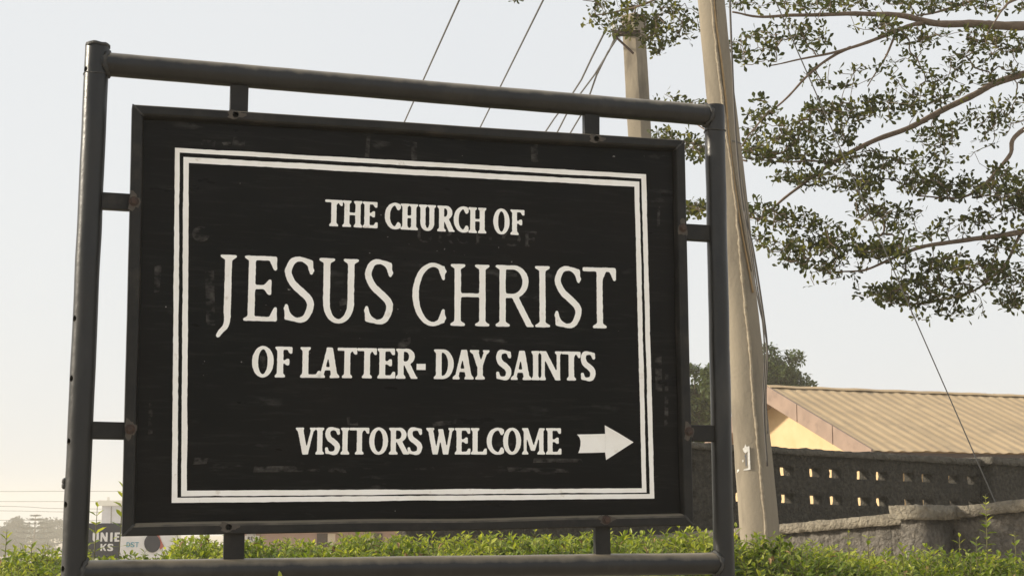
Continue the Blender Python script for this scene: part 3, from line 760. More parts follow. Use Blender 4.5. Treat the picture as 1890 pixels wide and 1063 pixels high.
mb = MB(); pts = []; 
for i in range(len(seam) - 1):
    for j in range(6): pts.append(wob(seam[i].lerp(seam[i + 1], j / 6), 8, .006, 1))
mb.tube(pts, [.010 + .012 * abs(mnoise.noise(Vector((i * .31, 2, 0)))) for i in range(len(pts))], 7); roughen(mb, 40, .004, 8)
mb.build('mortar_seam', 'mortar', pf, smooth=True)
BY = 17.0
pb, _, bfine = pole('concrete_pole', [(30, 1147, 1190, .50), (120, 1152, 1195, .52), (200, 1156, 1200, .53), (250, 1159, 1202, .53), (700, 1185, 1236, .55), (950, 1200, 1255, .55)], BY, section_sq,
               'squared concrete pole behind the sign, its head wrapped in tree leaves and wires', 7.45)
# iron wire bracket at its head
hd = P(1150, 62, BY - .2); mb = MB()
mb.frame_box(hd, Vector((1, 0, 0)), Vector((0, 1, 0)), Vector((0, 0, 1)), (-.13, .2), (-.03, .03), (-.03, .03)); mb.tube([hd + Vector((-.1, 0, -.03)), hd + Vector((.12, 0, -.25))], .015, 6)
mb.build('wire_bracket', 'rust', pb, bevel=.004)
for dx in (-.1, .02):
    mb = MB(); c = hd + Vector((dx, 0, .03)); mb.tube([c, c + Vector((0, 0, .03)), c + Vector((0, 0, .045)), c + Vector((0, 0, .08)), c + Vector((0, 0, .1))], [.02, .035, .022, .035, .015], 12)
    mb.build('insulator', 'paper', pb, smooth=True)
# paper scrap glued to the front pole
def pole_front(px, py, lift=.006, fr=None):
    """a point on the lit face of the front pole"""
    z = zat(FY - .1, py); i = min(range(len(ffine)), key=lambda i: abs(ffine[i][0].z - z)); c, wd, f = ffine[i]
    best_ = None
    for it in range(3):
        Yv = FY - .1 if best_ is None else best_.y
        p = P(px, py, Yv); x = (p.x - c.x) / wd
        sec = section(f)[:9]; y = float(np.interp(x, [q_[0] for q_ in sec], [q_[1] for q_ in sec])); best_ = P(px, py, c.y + y * wd - lift)
    return best_
pz = lambda x, y: (1340 + x / 4.429, 760 + y / 4.429)
scrap = MB()
o1 = [(136, 300), (150, 288), (158, 262), (168, 285), (190, 278), (194, 300), (197, 380), (200, 470), (170, 474), (142, 477), (148, 464), (180, 455), (178, 400), (176, 325), (160, 338), (148, 330)]
def strip(pts): scrap.add([pole_front(*pz(x, y)) for x, y in pts], [tuple(range(len(pts)))])
def sheet(pts, name, parent=None):
    m_ = MB(); m_.add([pole_front(*pz(x, y)) for x, y in pts], [tuple(range(len(pts)))]); return m_.build(name, 'paper', parent)
scr = sheet([(136, 300), (150, 288), (158, 262), (168, 285), (190, 278), (193, 318), (197, 380), (200, 470), (170, 475), (140, 477), (150, 464), (181, 458), (178, 390), (176, 322), (160, 338), (147, 328)], 'poster_scrap')
tag(scr, 'torn white paper scrap glued to the leaning concrete pole', 'poster')
sheet([(82, 490), (92, 470), (108, 468), (106, 482), (90, 497)], 'shred', scr); sheet([(133, 395), (140, 388), (144, 402), (136, 412)], 'shred', scr)
ink = MB()
ink.add([pole_front(*pz(x, y), lift=.008) for x, y in ((150, 366), (157, 348), (166, 344), (170, 440), (160, 442), (158, 368))], [tuple(range(6))]); ink.build('print', 'ink', scr)

# ------------------------------------------------------------------ cables and wires
def cable(pts, r, m, label, cat='cable', group=None, n=6, seg=8, name='cable'):
    mb = MB(); mb.tube(bezier_pts(pts, seg), r, n); o = mb.build(name, m, smooth=True); return tag(o, label, cat, group)
fc = lambda L_: [pole_front(x, y, .012) for x, y in L_]
cable(fc([(1313, -60), (1320, 30), (1331, 110), (1340, 190), (1347, 270), (1356, 340), (1368, 420), (1379, 480), (1390, 540)]), .0075, 'cable_tan', 'tan cable running down the seam of the leaning pole')
cable(fc([(1318, -60), (1326, 60), (1338, 150), (1349, 260), (1362, 350), (1376, 440), (1388, 500)]), .006, 'mortar', 'pale dusty cable beside the tan one on the leaning pole')
fs = lambda L_, Y: [P(x, y, Y) for x, y in L_]
cable(fs([(1345, -60), (1350, 80), (1358, 250), (1371, 380), (1388, 450), (1403, 540), (1415, 630), (1414, 680), (1410, 760), (1416, 860)], 10.86), .0085, 'cable_dark', 'dark drop cable sagging off the right side of the leaning pole')
cable(fs([(1369, 330), (1384, 440), (1396, 520), (1408, 600), (1411, 660), (1408, 740), (1413, 830)], 10.88), .006, 'cable_dark', 'thin dark cable hanging inside the sagging drop cable')
cable(fs([(1374, 390), (1388, 490), (1400, 560), (1412, 615), (1417, 660), (1414, 730), (1417, 800)], 10.84), .005, 'cable_dark', 'thinnest dark cable bowing out farthest from the leaning pole')
mb = MB(); tz = zat(FY, 265); i = min(range(len(ffine)), key=lambda i: abs(ffine[i][0].z - tz)); c, wd, f = ffine[i]
mb.tube([Vector((c.x + x * wd * 1.03, c.y + y * wd * 1.03, c.z)) for x, y in section(f) + section(f)[:1]], .004, 5, cap=False); tag(mb.build('binding_wire', 'wire'), 'thin wire bound round the leaning pole over its cables', 'wire')
def wire(a, b, r, label, sag=.0, group=None, m='wire'):
    a, b = Vector(a), Vector(b); mb = MB(); pts = []
    for k in range(25): t = k / 24; pts.append(a.lerp(b, t) - Vector((0, 0, sag * 4 * t * (1 - t))))
    mb.tube(pts, r, 5); return tag(mb.build('overhead_wire', m, smooth=True), label, 'wire', group)
def pxl(p0, p1, y): t = (y - p0[1]) / (p1[1] - p0[1]); return p0[0] + (p1[0] - p0[0]) * t, y
for p0, p1, lb in (((848, 0), (748, 222), 'lone overhead wire crossing the sky above the top rail, farthest from the poles'), ((1003, 0), (888, 232), 'overhead wire between the lone far wire and the three wires of the squared pole')):
    wa, wb_ = P(*pxl(p0, p1, -120), 13), P(*pxl(p0, p1, 640), 60)
    wire(wa, wa + (wb_ - wa) * 2.4, .0105, lb, .0, 'overhead wires')
for (p0, p1), lb in zip((((1123, 60), (1010, 240)), ((1148, 48), (1030, 240)), ((1150, 50), (1052, 243))), ('kinked wire leaving the squared pole bracket, outermost of three', 'middle one of three wires leaving the squared pole', 'wire of the squared pole hanging nearest to its shaft')):
    a = P(*p0, BY - .3); b = P(*pxl(p0, p1, 560), 42); b = a + (b - a) * 3.2
    pts = [a.lerp(b, t) for t in np.linspace(0, 1, 82)]
    pts = [p + Vector((.045 * math.sin(i * 1.3 + p1[0]) * math.exp(-i / 9), 0, -.35 * math.sin(math.pi * min(1, i / 81)) * .4)) for i, p in enumerate(pts)]
    mb = MB(); mb.tube(pts, .0125, 5); tag(mb.build('overhead_wire', 'wire', smooth=True), lb, 'wire', 'overhead wires')
wire(P(1303, -290, FY), P(1856, 969, 13.2), .0055, 'taut stay wire slanting from the leaning pole through the branches to the wall')
for k, (y0, y1, y2) in enumerate(((907, 906, 907), (925, 925, 925), (931, 938, 940), (941, 944, 946), (959, 960, 957))):
    pts = [P(-120, y0, 250), P(40, (y0 + y1) / 2, 250), P(115, y1, 250), P(380, y2, 250)]
    mb = MB(); mb.tube(bezier_pts(pts, 8), .04, 4); tag(mb.build('overhead_wire', 'wire'), ('topmost', 'second highest', 'middle', 'second lowest', 'lowest')[k] + ' of five faint distant power lines above the hazy trees', 'wire', 'distant power lines')

# ------------------------------------------------------------------ perforated dark wall
def wall_frame(pa, Ya, pb_, Yb):
    a, b = P(*pa, Ya), P(*pb_, Yb); a.z = b.z = 0; u = (b - a).normalized(); w_ = u.cross(Vector((0, 0, 1)))
    if w_.y > 0: w_ = -w_
    return a, u, w_
WSL = -.018
WA, WU, WW = wall_frame((1430, 900), 15.0, (1800, 900), 16.6)
def on_wall(o, u, w_, px, py):
    d = ray(px, py); t = (o - EYE).dot(w_) / d.dot(w_); p = EYE + d * t; return (p - o).dot(u), p.z
def on_far(px, py): return on_wall(WA, WU, WW, px, py)
HX = [(1441.6, 1465)] ; 
hx = [1358, 1441.6 - 38, 1441.6, 1494.5, 1531, 1583, 1617.5, 1667.5, 1702, 1751.5, 1786.5]
zt = on_far(1430, 836)[1]; zr1 = on_far(1441.6, 860)[1], on_far(1441.6, 877)[1]; zr2 = on_far(1441.6, 911)[1], on_far(1441.6, 928)[1]
U0 = -4.2; U1 = on_far(1812, 900)[0]
perf = empty('perforated_wall', WA + WU * 0, 'dark rough plastered boundary wall pierced by two rows of square holes', 'wall')
def stucco(o, size, amp, seed=2):                    # split long edges and throw lumps of render at the face
    bm = bmesh.new(); bm.from_mesh(o.data)
    for it in range(7):
        es = [e for e in bm.edges if e.calc_length() > size * 1.6]
        if not es: break
        bmesh.ops.subdivide_edges(bm, edges=es, cuts=1, use_grid_fill=True)
    bmesh.ops.triangulate(bm, faces=[f for f in bm.faces if len(f.verts) > 4]); bm.normal_update()
    sh = o.parent.location
    for v in bm.verts:
        p = v.co + sh; n1 = mnoise.noise(p * 14 + Vector((seed, 0, 0))); n2 = mnoise.noise(p * 31)
        v.co += v.normal * amp * (1.1 * max(-.3, n1) + .8 * n2)
    bm.to_mesh(o.data); bm.free(); o.data.polygons.foreach_set('use_smooth', [True] * len(o.data.polygons))
def wall_with_holes(u0, u1, z0, z1, us, rows, hw, th, m, name, parent):
    ue = [u0]; 
    for x in us: ue += [x, x + hw]
    ue.append(u1); ze = [z0]
    for a, b in rows: ze += [a, b]
    ze.append(z1)
    mb = MB(); nU, nZ = len(ue), len(ze)
    for w_ in (0, -th):
        for z in ze:
            for x in ue: mb.v.append(tuple(WA + WU * x + Vector((0, 0, z + (WSL * x if z > 0 else 0))) + WW * w_))
    I_ = lambda i, j, b: b * nU * nZ + j * nU + i
    solid = lambda i, j: 0 <= i < nU - 1 and 0 <= j < nZ - 1 and not (i % 2 == 1 and j % 2 == 1)
    for j in range(nZ - 1):
        for i in range(nU - 1):
            if not solid(i, j): continue
            mb.f.append((I_(i, j, 0), I_(i + 1, j, 0), I_(i + 1, j + 1, 0), I_(i, j + 1, 0))); mb.f.append((I_(i, j, 1), I_(i, j + 1, 1), I_(i + 1, j + 1, 1), I_(i + 1, j, 1)))
            for (di, dj, a, b) in ((-1, 0, (i, j), (i, j + 1)), (1, 0, (i + 1, j), (i + 1, j + 1)), (0, -1, (i, j), (i + 1, j)), (0, 1, (i, j + 1), (i + 1, j + 1))):
                if not solid(i + di, j + dj): mb.f.append((I_(*a, 0), I_(*b, 0), I_(*b, 1), I_(*a, 1)))
    o = mb.build(name, m, parent)
    stucco(o, .035, .013); return o
us = [on_far(x, 900)[0] for x in hx]; hw = on_far(1465, 900)[0] - on_far(1441.6, 900)[0]
d0 = us[5] - us[3]; us = sorted([us[0] - d0 * k for k in range(1, 6)] + us)
us = [x for k, x in enumerate(us) if k == 0 or x - us[k - 1] > hw * 1.2]
wall_with_holes(U0, U1, -.05, zt, us, [(zr2[1], zr2[0]), (zr1[1], zr1[0])], hw, .14, 'stucco_dark', 'wall_panel', perf)
def rough_box(o, u, w_, a, z, c, m, name, parent, step=.09, amp=.012, sc=9, zslope=0.0):
    """box with many cuts along its length and a broken surface; z bounds may slope along u"""
    n = max(1, int((a[1] - a[0]) / step)); mb = MB(); prof = []
    for t in (0, .33, .66): prof.append((0 + 0, t))
    ring = [(c[0], z[0]), (c[0], (z[0] + z[1]) / 2), (c[0], z[1]), ((c[0] + c[1]) / 2, z[1]), (c[1], z[1]), (c[1], (z[0] + z[1]) / 2), (c[1], z[0]), ((c[0] + c[1]) / 2, z[0])]
    for i in range(n + 1):
        x = a[0] + (a[1] - a[0]) * i / n
        for cc, zz in ring: mb.v.append(tuple(wob(o + u * x + w_ * cc + Vector((0, 0, zz + zslope * x)), sc, amp, 6)))
    for i in range(n):
        for k in range(8): q_ = i * 8; mb.f.append((q_ + k, q_ + (k + 1) % 8, q_ + 8 + (k + 1) % 8, q_ + 8 + k))
    mb.f.append(tuple(range(8))); mb.f.append(tuple(range(n * 8, n * 8 + 8)))
    o_ = mb.build(name, m, parent); stucco(o_, .028, .009, 5); return o_
zc = on_far(1430, 825)[1]
rough_box(WA, WU, WW, (U0, U1 + .02), (zt - .004, zc), (-.15, .05), 'cap_dark', 'coping', perf, zslope=WSL)
up0, up1 = on_far(1812, 900)[0], on_far(1880, 900)[0]
rough_box(WA, WU, WW, (up0, up1), (-.05, zt), (-.2, .16), 'stucco_dark', 'pier', perf, amp=.01, step=.1, zslope=WSL)
rough_box(WA, WU, WW, (up0 - .06, up1 + .05), (zt - .003, zc + .02), (-.25, .21), 'cap_dark', 'pier_coping', perf, zslope=WSL)
# next bay of that wall beyond the pier
us2 = [up1 + .12 + .47 * k + j * .2 for k in range(7) for j in (0, 1)]
wall_with_holes(up1 - .01, up1 + 3.6, -.05, zt, us2, [(zr2[1], zr2[0]), (zr1[1], zr1[0])], hw, .14, 'stucco_dark', 'wall_panel', perf)
rough_box(WA, WU, WW, (up1 - .01, up1 + 3.6), (zt - .004, zc), (-.15, .05), 'cap_dark', 'coping', perf, zslope=WSL)

# ------------------------------------------------------------------ near wall with sloping coping
NA, NU, NW = wall_frame((1440, 975), 12.6, (1890, 930), 11.0)
on_near = lambda px, py: on_wall(NA, NU, NW, px, py)
near = empty('boundary_wall', NA, 'grey rough plastered wall with thick sloping coping stones in front of the perforated wall', 'wall')
uA, zA = on_near(1441.6, 967); uB, zB = on_near(1623, 951); s1 = (zB - zA) / (uB - uA)
uC, zC = on_near(1737, 938.5); uD, zD = on_near(1890, 921.5); s2 = (zD - zC) / (uD - uC)
tC = on_near(1460.5, 966)[1] - on_near(1460.5, 984)[1]
uS = on_near(1645, 970)[0]
def slope_wall(a, z0, s, c, m, name, parent): return rough_box(NA, NU, NW, a, (0, 0), c, m, name, parent)
def near_seg(ua, ub, z_at0, s, tc, name_):
    n = int((ub - ua) / .1) + 2; mb = MB()
    for i in range(n + 1):
        x = ua + (ub - ua) * i / n; zt_ = z_at0 + s * x - tc
        for w_, z in ((0, -.05), (0, zt_ * .5), (0, zt_ * .8), (0, zt_), (-.2, zt_), (-.2, -.05)): mb.v.append(tuple(wob(NA + NU * x + NW * w_ + Vector((0, 0, z)), 10, .012, 4)))
    for i in range(n):
        for k in range(6): q_ = i * 6; mb.f.append((q_ + k, q_ + (k + 1) % 6, q_ + 6 + (k + 1) % 6, q_ + 6 + k))
    mb.f.append(tuple(range(6))); mb.f.append(tuple(range(n * 6, n * 6 + 6))); stucco(mb.build(name_, 'stucco_grey', near), .026, .013)
def coping(ua, ub, z_at0, s, tc, c, name_='coping_stone'): rough_box(NA, NU, NW, (ua, ub), (z_at0 - tc, z_at0), c, 'cap_stone', name_, near, step=.05, amp=.008, sc=9, zslope=s)
z10 = zA - s1 * uA; z20 = zC - s2 * uC
near_seg(-3.2, uS, z10, s1, tC, 'wall_panel'); coping(-3.2, uS, z10, s1, tC, (-.26, .06))
near_seg(uS + .0, uD + 3.0, z20, s2, tC * 1.0, 'wall_panel'); coping(uS - .05, uD + 3.0, z20, s2, tC * 1.05, (-.265, .062))
# pier standing proud of the wall
uP0 = on_near(1716, 985)[0]; pw = .22
zp = z20 + s2 * uP0 + .02
rough_box(NA, NU, NW, (uP0, uP0 + pw), (-.05, zp - tC), (.0, .40), 'stucco_grey', 'pier', near, step=.08, amp=.006, sc=10)
rough_box(NA, NU, NW, (uP0 - .06, uP0 + pw + .05), (zp - tC - .01, zp + .012), (-.05, .46), 'cap_stone', 'coping_stone', near, step=.04, amp=.009, sc=11)

# ------------------------------------------------------------------ house
HY = 25.0
hc = P(1612, 832, HY)                                 # near right eave corner of the roof
rd = Vector((7944 - CX, FPX, 0)).normalized(); gd = Vector((-rd.y, rd.x, 0))     # ridge runs along rd, gable along gd
if gd.y < 0: gd = -gd
house = empty('house', Vector((hc.x, hc.y, 0)), 'low bungalow with beige ribbed metal roof and yellow gable behind the walls', 'house')
half = 3.37
pr = hc + gd * half
apz = P(1418, 713, pr.y).z; rise = apz - hc.z; LEN = 22.0
def roof_side(sgn, name):
    n = int(LEN / .0625); mb = MB(); m = 5
    for i in range(n + 1):
        x = i * LEN / n; ph = i % 4; prof = (0, .014, .014, 0)[ph]
        for j in range(m):
            t = j / (m - 1); g_ = half * (1 - t) if sgn > 0 else half + half * t
            z = hc.z + rise * (t if sgn > 0 else 1 - t) if sgn > 0 else apz - rise * t
            ov = -.10 if (sgn > 0 and False) else 0
            base_ = hc + rd * x + gd * (half * t if sgn > 0 else half + half * t)
            zz = (hc.z + rise * t if sgn > 0 else apz - rise * t) + prof + .012 * mnoise.noise(Vector((x * .9, t * 3, sgn))) + (.010 if int(x / .9) % 2 else 0) * (1 - .4 * t)
            mb.v.append((base_.x, base_.y, zz))
    for i in range(n):
        for j in range(m - 1): e = i * m + j; mb.f.append((e, e + m, e + m + 1, e + 1))
    o = mb.build(name, 'roof_sheet', house)
    md = o.modifiers.new('t', 'SOLIDIFY'); md.thickness = .006; return o
roof_side(1, 'roof_slope'); roof_side(-1, 'roof_slope')
mb = MB(); n = 88
for i in range(n + 1):
    x = LEN * i / n - .02
    for g_, dz in ((-.16, -.055), (-.07, -.015), (0, .0), (.07, -.015), (.16, -.055)):
        p = hc + rd * x + gd * (half + g_); mb.v.append((p.x, p.y, apz + dz + .028 + .006 * math.sin(i * 1.7)))
for i in range(n):
    for j in range(4): e = i * 5 + j; mb.f.append((e, e + 5, e + 6, e + 1))
o = mb.build('ridge_cap', 'roof_sheet', house); md = o.modifiers.new('t', 'SOLIDIFY'); md.thickness = .008
# rake fascia in short panels on both slopes of the gable
fh = .30
for sgn in (1, -1):
    for k in range(3):
        t0, t1 = k / 3 + (.0 if k == 0 else .004), (k + 1) / 3; mb = MB(); vs_ = []
        for t in (t0, t1):
            g_ = half * t if sgn > 0 else 2 * half - half * t; z = hc.z + rise * t
            for off in (-.045 - .006 * k, .0):
                for dz in (-fh, .03): p = hc + gd * g_ + rd * off; vs_.append((p.x, p.y, z + dz))
        mb.add(vs_, [(0, 1, 3, 2), (4, 6, 7, 5), (0, 4, 5, 1), (2, 3, 7, 6), (0, 2, 6, 4), (1, 5, 7, 3)])
        mb.build('fascia_board', 'fascia', house, bevel=.006)
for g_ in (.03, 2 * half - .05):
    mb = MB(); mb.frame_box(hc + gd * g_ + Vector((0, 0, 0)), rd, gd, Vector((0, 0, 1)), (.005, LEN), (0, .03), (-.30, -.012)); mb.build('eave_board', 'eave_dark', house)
# walls: gable set back under the overhang
iw = .45; gw0, gw1 = .5, 2 * half - .5
mb = MB(); vs_ = []
zt0 = hc.z + rise * gw0 / half - .05
for off in (iw, LEN - .5):
    for g_, z in ((gw0, -.05), (gw1, -.05), (gw1, zt0), (half, apz - .05), (gw0, zt0)): p = hc + gd * g_ + rd * off; vs_.append((p.x, p.y, z))
mb.add(vs_, [(0, 1, 2, 3, 4), (5, 9, 8, 7, 6), (0, 5, 6, 1), (1, 6, 7, 2), (0, 4, 9, 5), (4, 3, 8, 9), (3, 2, 7, 8)])
mb.build('wall', 'yellow_wall', house)
mb = MB()                                             # soffit
for sgn in (1, -1):
    for t0, t1 in ((0, 1),):
        q_ = []
        for t in (t0, t1):
            g_ = (.06 + (half - .06) * t) if sgn > 0 else 2 * half - .06 - (half - .06) * t
            for off in (.0, iw + .03): p = hc + gd * g_ + rd * off; q_.append((p.x, p.y, hc.z + rise * t - .10))
        mb.add(q_, [(0, 1, 3, 2)])
mb.build('soffit', 'fascia', house)

# ------------------------------------------------------------------ the spreading tree on the right
TY = 13.2
tree = empty('shade_tree', Vector((8.2, 14.0, 0)), 'spreading tree with layered small leaved branches hanging over the pole and walls', 'tree')
br = [([(1350, 24, 12.6), (1420, 31, 12.8), (1520, 27, 13.0), (1640, 29, 13.2), (1720, 42, 13.3), (1800, 47, 13.4), (1900, 46, 13.5), (2300, 30, 13.8)], .010, .060),
      ([(1425, 120, 12.7), (1490, 108, 12.8), (1560, 92, 12.9), (1640, 66, 13.1), (1710, 42, 13.3)], .007, .026),
      ([(1360, 285, 12.7), (1385, 245, 12.7), (1430, 200, 12.8), (1480, 145, 12.8), (1540, 103, 12.9), (1570, 88, 12.9)], .006, .018),
      ([(1600, 160, 13.0), (1625, 115, 13.0), (1655, 65, 13.1)], .006, .014),
      ([(1395, 410, 12.9), (1425, 390, 12.9), (1480, 345, 13.0), (1535, 303, 13.1), (1600, 268, 13.2), (1700, 225, 13.4), (1800, 172, 13.6), (1900, 138, 13.8), (2300, 60, 14.0)], .009, .046),
      ([(1370, 294, 13.3), (1440, 302, 13.2), (1500, 298, 13.15), (1540, 300, 13.1)], .006, .014),
      ([(1700, 365, 12.9), (1770, 368, 13.0), (1815, 340, 13.1), (1860, 290, 13.2), (1895, 235, 13.3), (2150, 120, 13.8)], .008, .032),
      ([(1540, 500, 12.8), (1600, 496, 12.8), (1650, 476, 12.9), (1700, 456, 13.0), (1790, 440, 13.1), (1900, 424, 13.3), (2300, 330, 13.9)], .008, .036),
      ([(1640, 562, 13.0), (1720, 558, 13.0), (1800, 540, 13.1), (1850, 490, 13.2), (1885, 430, 13.3)], .006, .018),
      ([(1690, 30, 13.8), (1740, 20, 13.9), (1800, 0, 14.0), (1870, -40, 14.0), (2250, -120, 14.1)], .01, .03),
      ([(1820, 60, 13.2), (1850, 15, 13.3), (1890, -10, 13.4), (2100, -90, 13.8)], .008, .022),
      ([(1090, 30, 14.6), (1180, 10, 14.3), (1280, -30, 14.1), (1420, -60, 14.0), (1640, -110, 14.0), (1900, -140, 14.0), (2260, -170, 14.1)], .008, .045),
      ([(1210, 185, 14.4), (1260, 215, 14.2), (1330, 255, 13.8), (1400, 290, 13.4)], .005, .010),
      ([(1215, 255, 14.3), (1300, 280, 13.9), (1380, 300, 13.4)], .005, .010),
      ([(1270, 375, 14.0), (1330, 395, 13.6), (1400, 405, 12.95)], .005, .010)]
trunkx = 8.2
seedpts = []; bmB = MB()
for pts, r0, r1 in br:
    w_ = [P(*p) for p in pts]; fine = bezier_pts(w_, 8)
    fine = [wob(p, 2.2, .03, 5) for p in fine]; m = len(fine)
    bmB.tube(fine, [(r0 * .8 + (r1 * .86 - r0 * .8) * (i / (m - 1)) ** 1.15) * (1 + .09 * math.sin(i * 2.3) * math.sin(i * .7)) for i in range(m)], 9); seedpts += fine
    if pts[-1][0] > 2000:                             # limb goes on to the trunk outside the frame
        e = fine[-1]; tz_ = min(e.z - .3, 6.0); tr = [e, Vector(((e.x + trunkx) / 2, (e.y + 14) / 2, (e.z + tz_) / 2 + .1)), Vector((trunkx, 14.0, max(1.6, tz_ - .5)))]
        bmB.tube(tr, [r1, r1 * 1.3, r1 * 1.8], 8)
bmB.build('branches', 'bark', tree, smooth=True)
mb = MB(); mb.tube([Vector((trunkx + .05, 14, -.05)), Vector((trunkx, 14, .35)), Vector((trunkx - .03, 14, 2)), Vector((trunkx, 14, 4)), Vector((trunkx + .04, 14, 6)), Vector((trunkx, 14, 7.6))], [.30, .22, .19, .16, .13, .06], 14); roughen(mb, 3, .02)
mb.build('trunk', 'bark', tree, smooth=True)
PADS = [(1168, 28, 34, 18, .7, 14.5), (1185, 30, 95, 42, 1.5, 14.4), (1130, 25, 40, 45, .8, 14.5), (1245, 45, 45, 40, 1.2, 14.2), (1205, 85, 25, 22, .6, 14.4), (1215, 65, 45, 30, .7, 14.4),
        (1560, 8, 200, 12, 1.5, 13.6), (1780, 8, 120, 18, 1.3, 13.8), (1470, 8, 90, 14, .9, 13.0), (1640, -25, 260, 30, 1.5, 13.8),
        (1395, 80, 45, 26, .7, 12.9), (1470, 60, 55, 32, .9, 12.9), (1400, 105, 40, 20, .6, 12.8), (1500, 75, 30, 25, .5, 12.9), (1640, 45, 60, 16, .8, 13.2),
        (1770, 80, 110, 28, 1.5, 13.2), (1850, 85, 60, 32, 1.0, 13.3), (1690, 65, 50, 20, .7, 13.2),
        (1560, 140, 70, 30, .65, 13.0), (1680, 130, 80, 35, .7, 13.2), (1790, 130, 80, 35, .8, 13.3), (1870, 150, 40, 40, .6, 13.4),
        (1600, 200, 95, 24, 1.7, 12.9), (1530, 215, 70, 22, 1.3, 12.9), (1700, 175, 70, 25, 1.1, 13.1), (1450, 245, 60, 24, 1.1, 12.8), (1420, 195, 35, 22, .4, 12.8), (1395, 225, 25, 20, .5, 12.9),
        (1500, 255, 70, 14, 1.1, 13.0), (1420, 283, 60, 14, 1.2, 13.2), (1500, 290, 50, 14, .9, 13.2), (1390, 265, 20, 18, .5, 13.0),
        (1240, 190, 45, 20, .6, 14.3), (1290, 200, 25, 25, .5, 14.1), (1245, 255, 40, 22, 1.1, 14.2), (1285, 275, 25, 20, .9, 14.0), (1285, 385, 20, 18, .9, 13.9),
        (1640, 300, 100, 18, 1.4, 13.1), (1720, 245, 45, 25, .9, 13.3), (1800, 225, 60, 24, .8, 13.5), (1865, 215, 40, 40, .8, 13.6), (1780, 275, 60, 22, .5, 13.3),
        (1570, 290, 50, 22, .7, 13.1), (1560, 335, 60, 20, .9, 12.9), (1660, 330, 75, 16, 1.4, 12.9), (1740, 350, 70, 20, 1.5, 12.9), (1830, 340, 60, 36, 1.8, 13.0), (1870, 370, 40, 24, 1.2, 13.1),
        (1475, 325, 40, 12, .8, 13.1), (1500, 335, 40, 14, .5, 13.0), (1440, 400, 55, 16, 1.0, 12.9), (1485, 415, 40, 14, .7, 12.9), (1390, 390, 25, 18, .6, 13.0), (1430, 440, 40, 20, .7, 12.9),
        (1600, 360, 30, 25, .7, 12.9), (1615, 395, 40, 18, .8, 12.9), (1660, 395, 40, 16, .6, 13.0), (1545, 425, 35, 20, .6, 12.9),
        (1510, 447, 65, 14, 1.3, 12.8), (1590, 466, 70, 14, 1.5, 12.8), (1640, 460, 45, 14, 1.1, 12.8), (1450, 470, 45, 18, .8, 12.8), (1500, 490, 60, 16, .9, 12.8), (1660, 430, 60, 16, .5, 13.0),
        (1760, 420, 70, 20, .7, 13.1), (1840, 400, 55, 20, .7, 13.2), (1860, 445, 40, 25, .8, 13.2), (1700, 490, 60, 18, .9, 13.0), (1770, 480, 60, 18, .6, 13.1), (1690, 520, 30, 10, .6, 13.0),
        (1720, 530, 70, 16, 1.1, 13.0), (1800, 505, 70, 22, 1.3, 13.1), (1860, 510, 45, 32, 1.3, 13.2), (1635, 540, 45, 12, 1.3, 13.0), (1680, 555, 40, 10, .9, 13.0), (1760, 555, 50, 14, .6, 13.0), (1770, 580, 40, 12, .35, 13.0),
        (1865, 560, 22, 12, .8, 13.2), (1700, 592, 14, 8, .15, 13.0), (1505, 520, 14, 10, .12, 12.8), (1555, 505, 40, 10, .4, 12.8), (948, -2, 18, 4, .12, 14.8), (1000, -20, 60, 14, .5, 14.7),
        # crown beyond the frame
        (2050, 100, 160, 90, 2.5, 13.6), (2050, 330, 160, 90, 2.0, 13.6), (2020, 510, 120, 60, 1.2, 13.5), (2280, 150, 150, 140, 2.0, 14.0), (1800, -100, 300, 40, 2.0, 14.0), (1400, -60, 250, 25, 1.2, 14.0), (2300, 420, 120, 80, 1, 14)]
ros = []
for cx, cy, rx, ry, den, Y in PADS:
    n = int(den ** 1.2 * 33 * (1 if cx < 1960 else .5))
    for k in range(n):
        a = random.uniform(0, 6.28); rr = math.sqrt(random.random()) * 1.12
        x, y = cx + rx * 1.05 * rr * math.cos(a), cy + ry * .84 * rr * math.sin(a)
        if y < -130 and cx < 1960: continue
        ros.append(P(x, y, Y + random.gauss(0, .22)))
ros = [r for r in ros]
# twigs: grow a shortest-link network from the limbs to every leaf tuft
pts = np.array([tuple(p) for p in seedpts] + [tuple(p) for p in ros]); ns = len(seedpts); n = len(pts)
conn = np.full(n, 1e9); par = np.full(n, -1); done = np.zeros(n, bool); done[:ns] = True
D = np.linalg.norm(pts[ns:, None, :] - pts[None, :ns, :], axis=2); conn[ns:] = D.min(1) * 1.35; par[ns:] = D.argmin(1)
twig = MB(); order = []
for it in range(n - ns):
    c = np.where(done, 1e9, conn); i = int(c.argmin()); done[i] = True; order.append(i)
    d = np.linalg.norm(pts - pts[i], axis=1); better = (~done) & (d < conn); conn[better] = d[better]; par[better] = i
wt = np.ones(n)
for i in reversed(order): wt[par[i]] += wt[i] if par[i] >= ns else 0
for i in order:
    a, b = Vector(pts[par[i]]), Vector(pts[i]); L_ = (b - a).length
    if L_ < .005: continue
    mid = a.lerp(b, .5) + Vector((random.gauss(0, .1), random.gauss(0, .1), random.gauss(-.06, .08))) * L_
    r = min(.010, .0024 + .0006 * math.sqrt(wt[i])); twig.tube([a, mid, b], [r * 1.1, r, r * .85], 4, cap=False)
tag(twig.build('twigs', 'twig', tree), kind='stuff')
crown = MB()
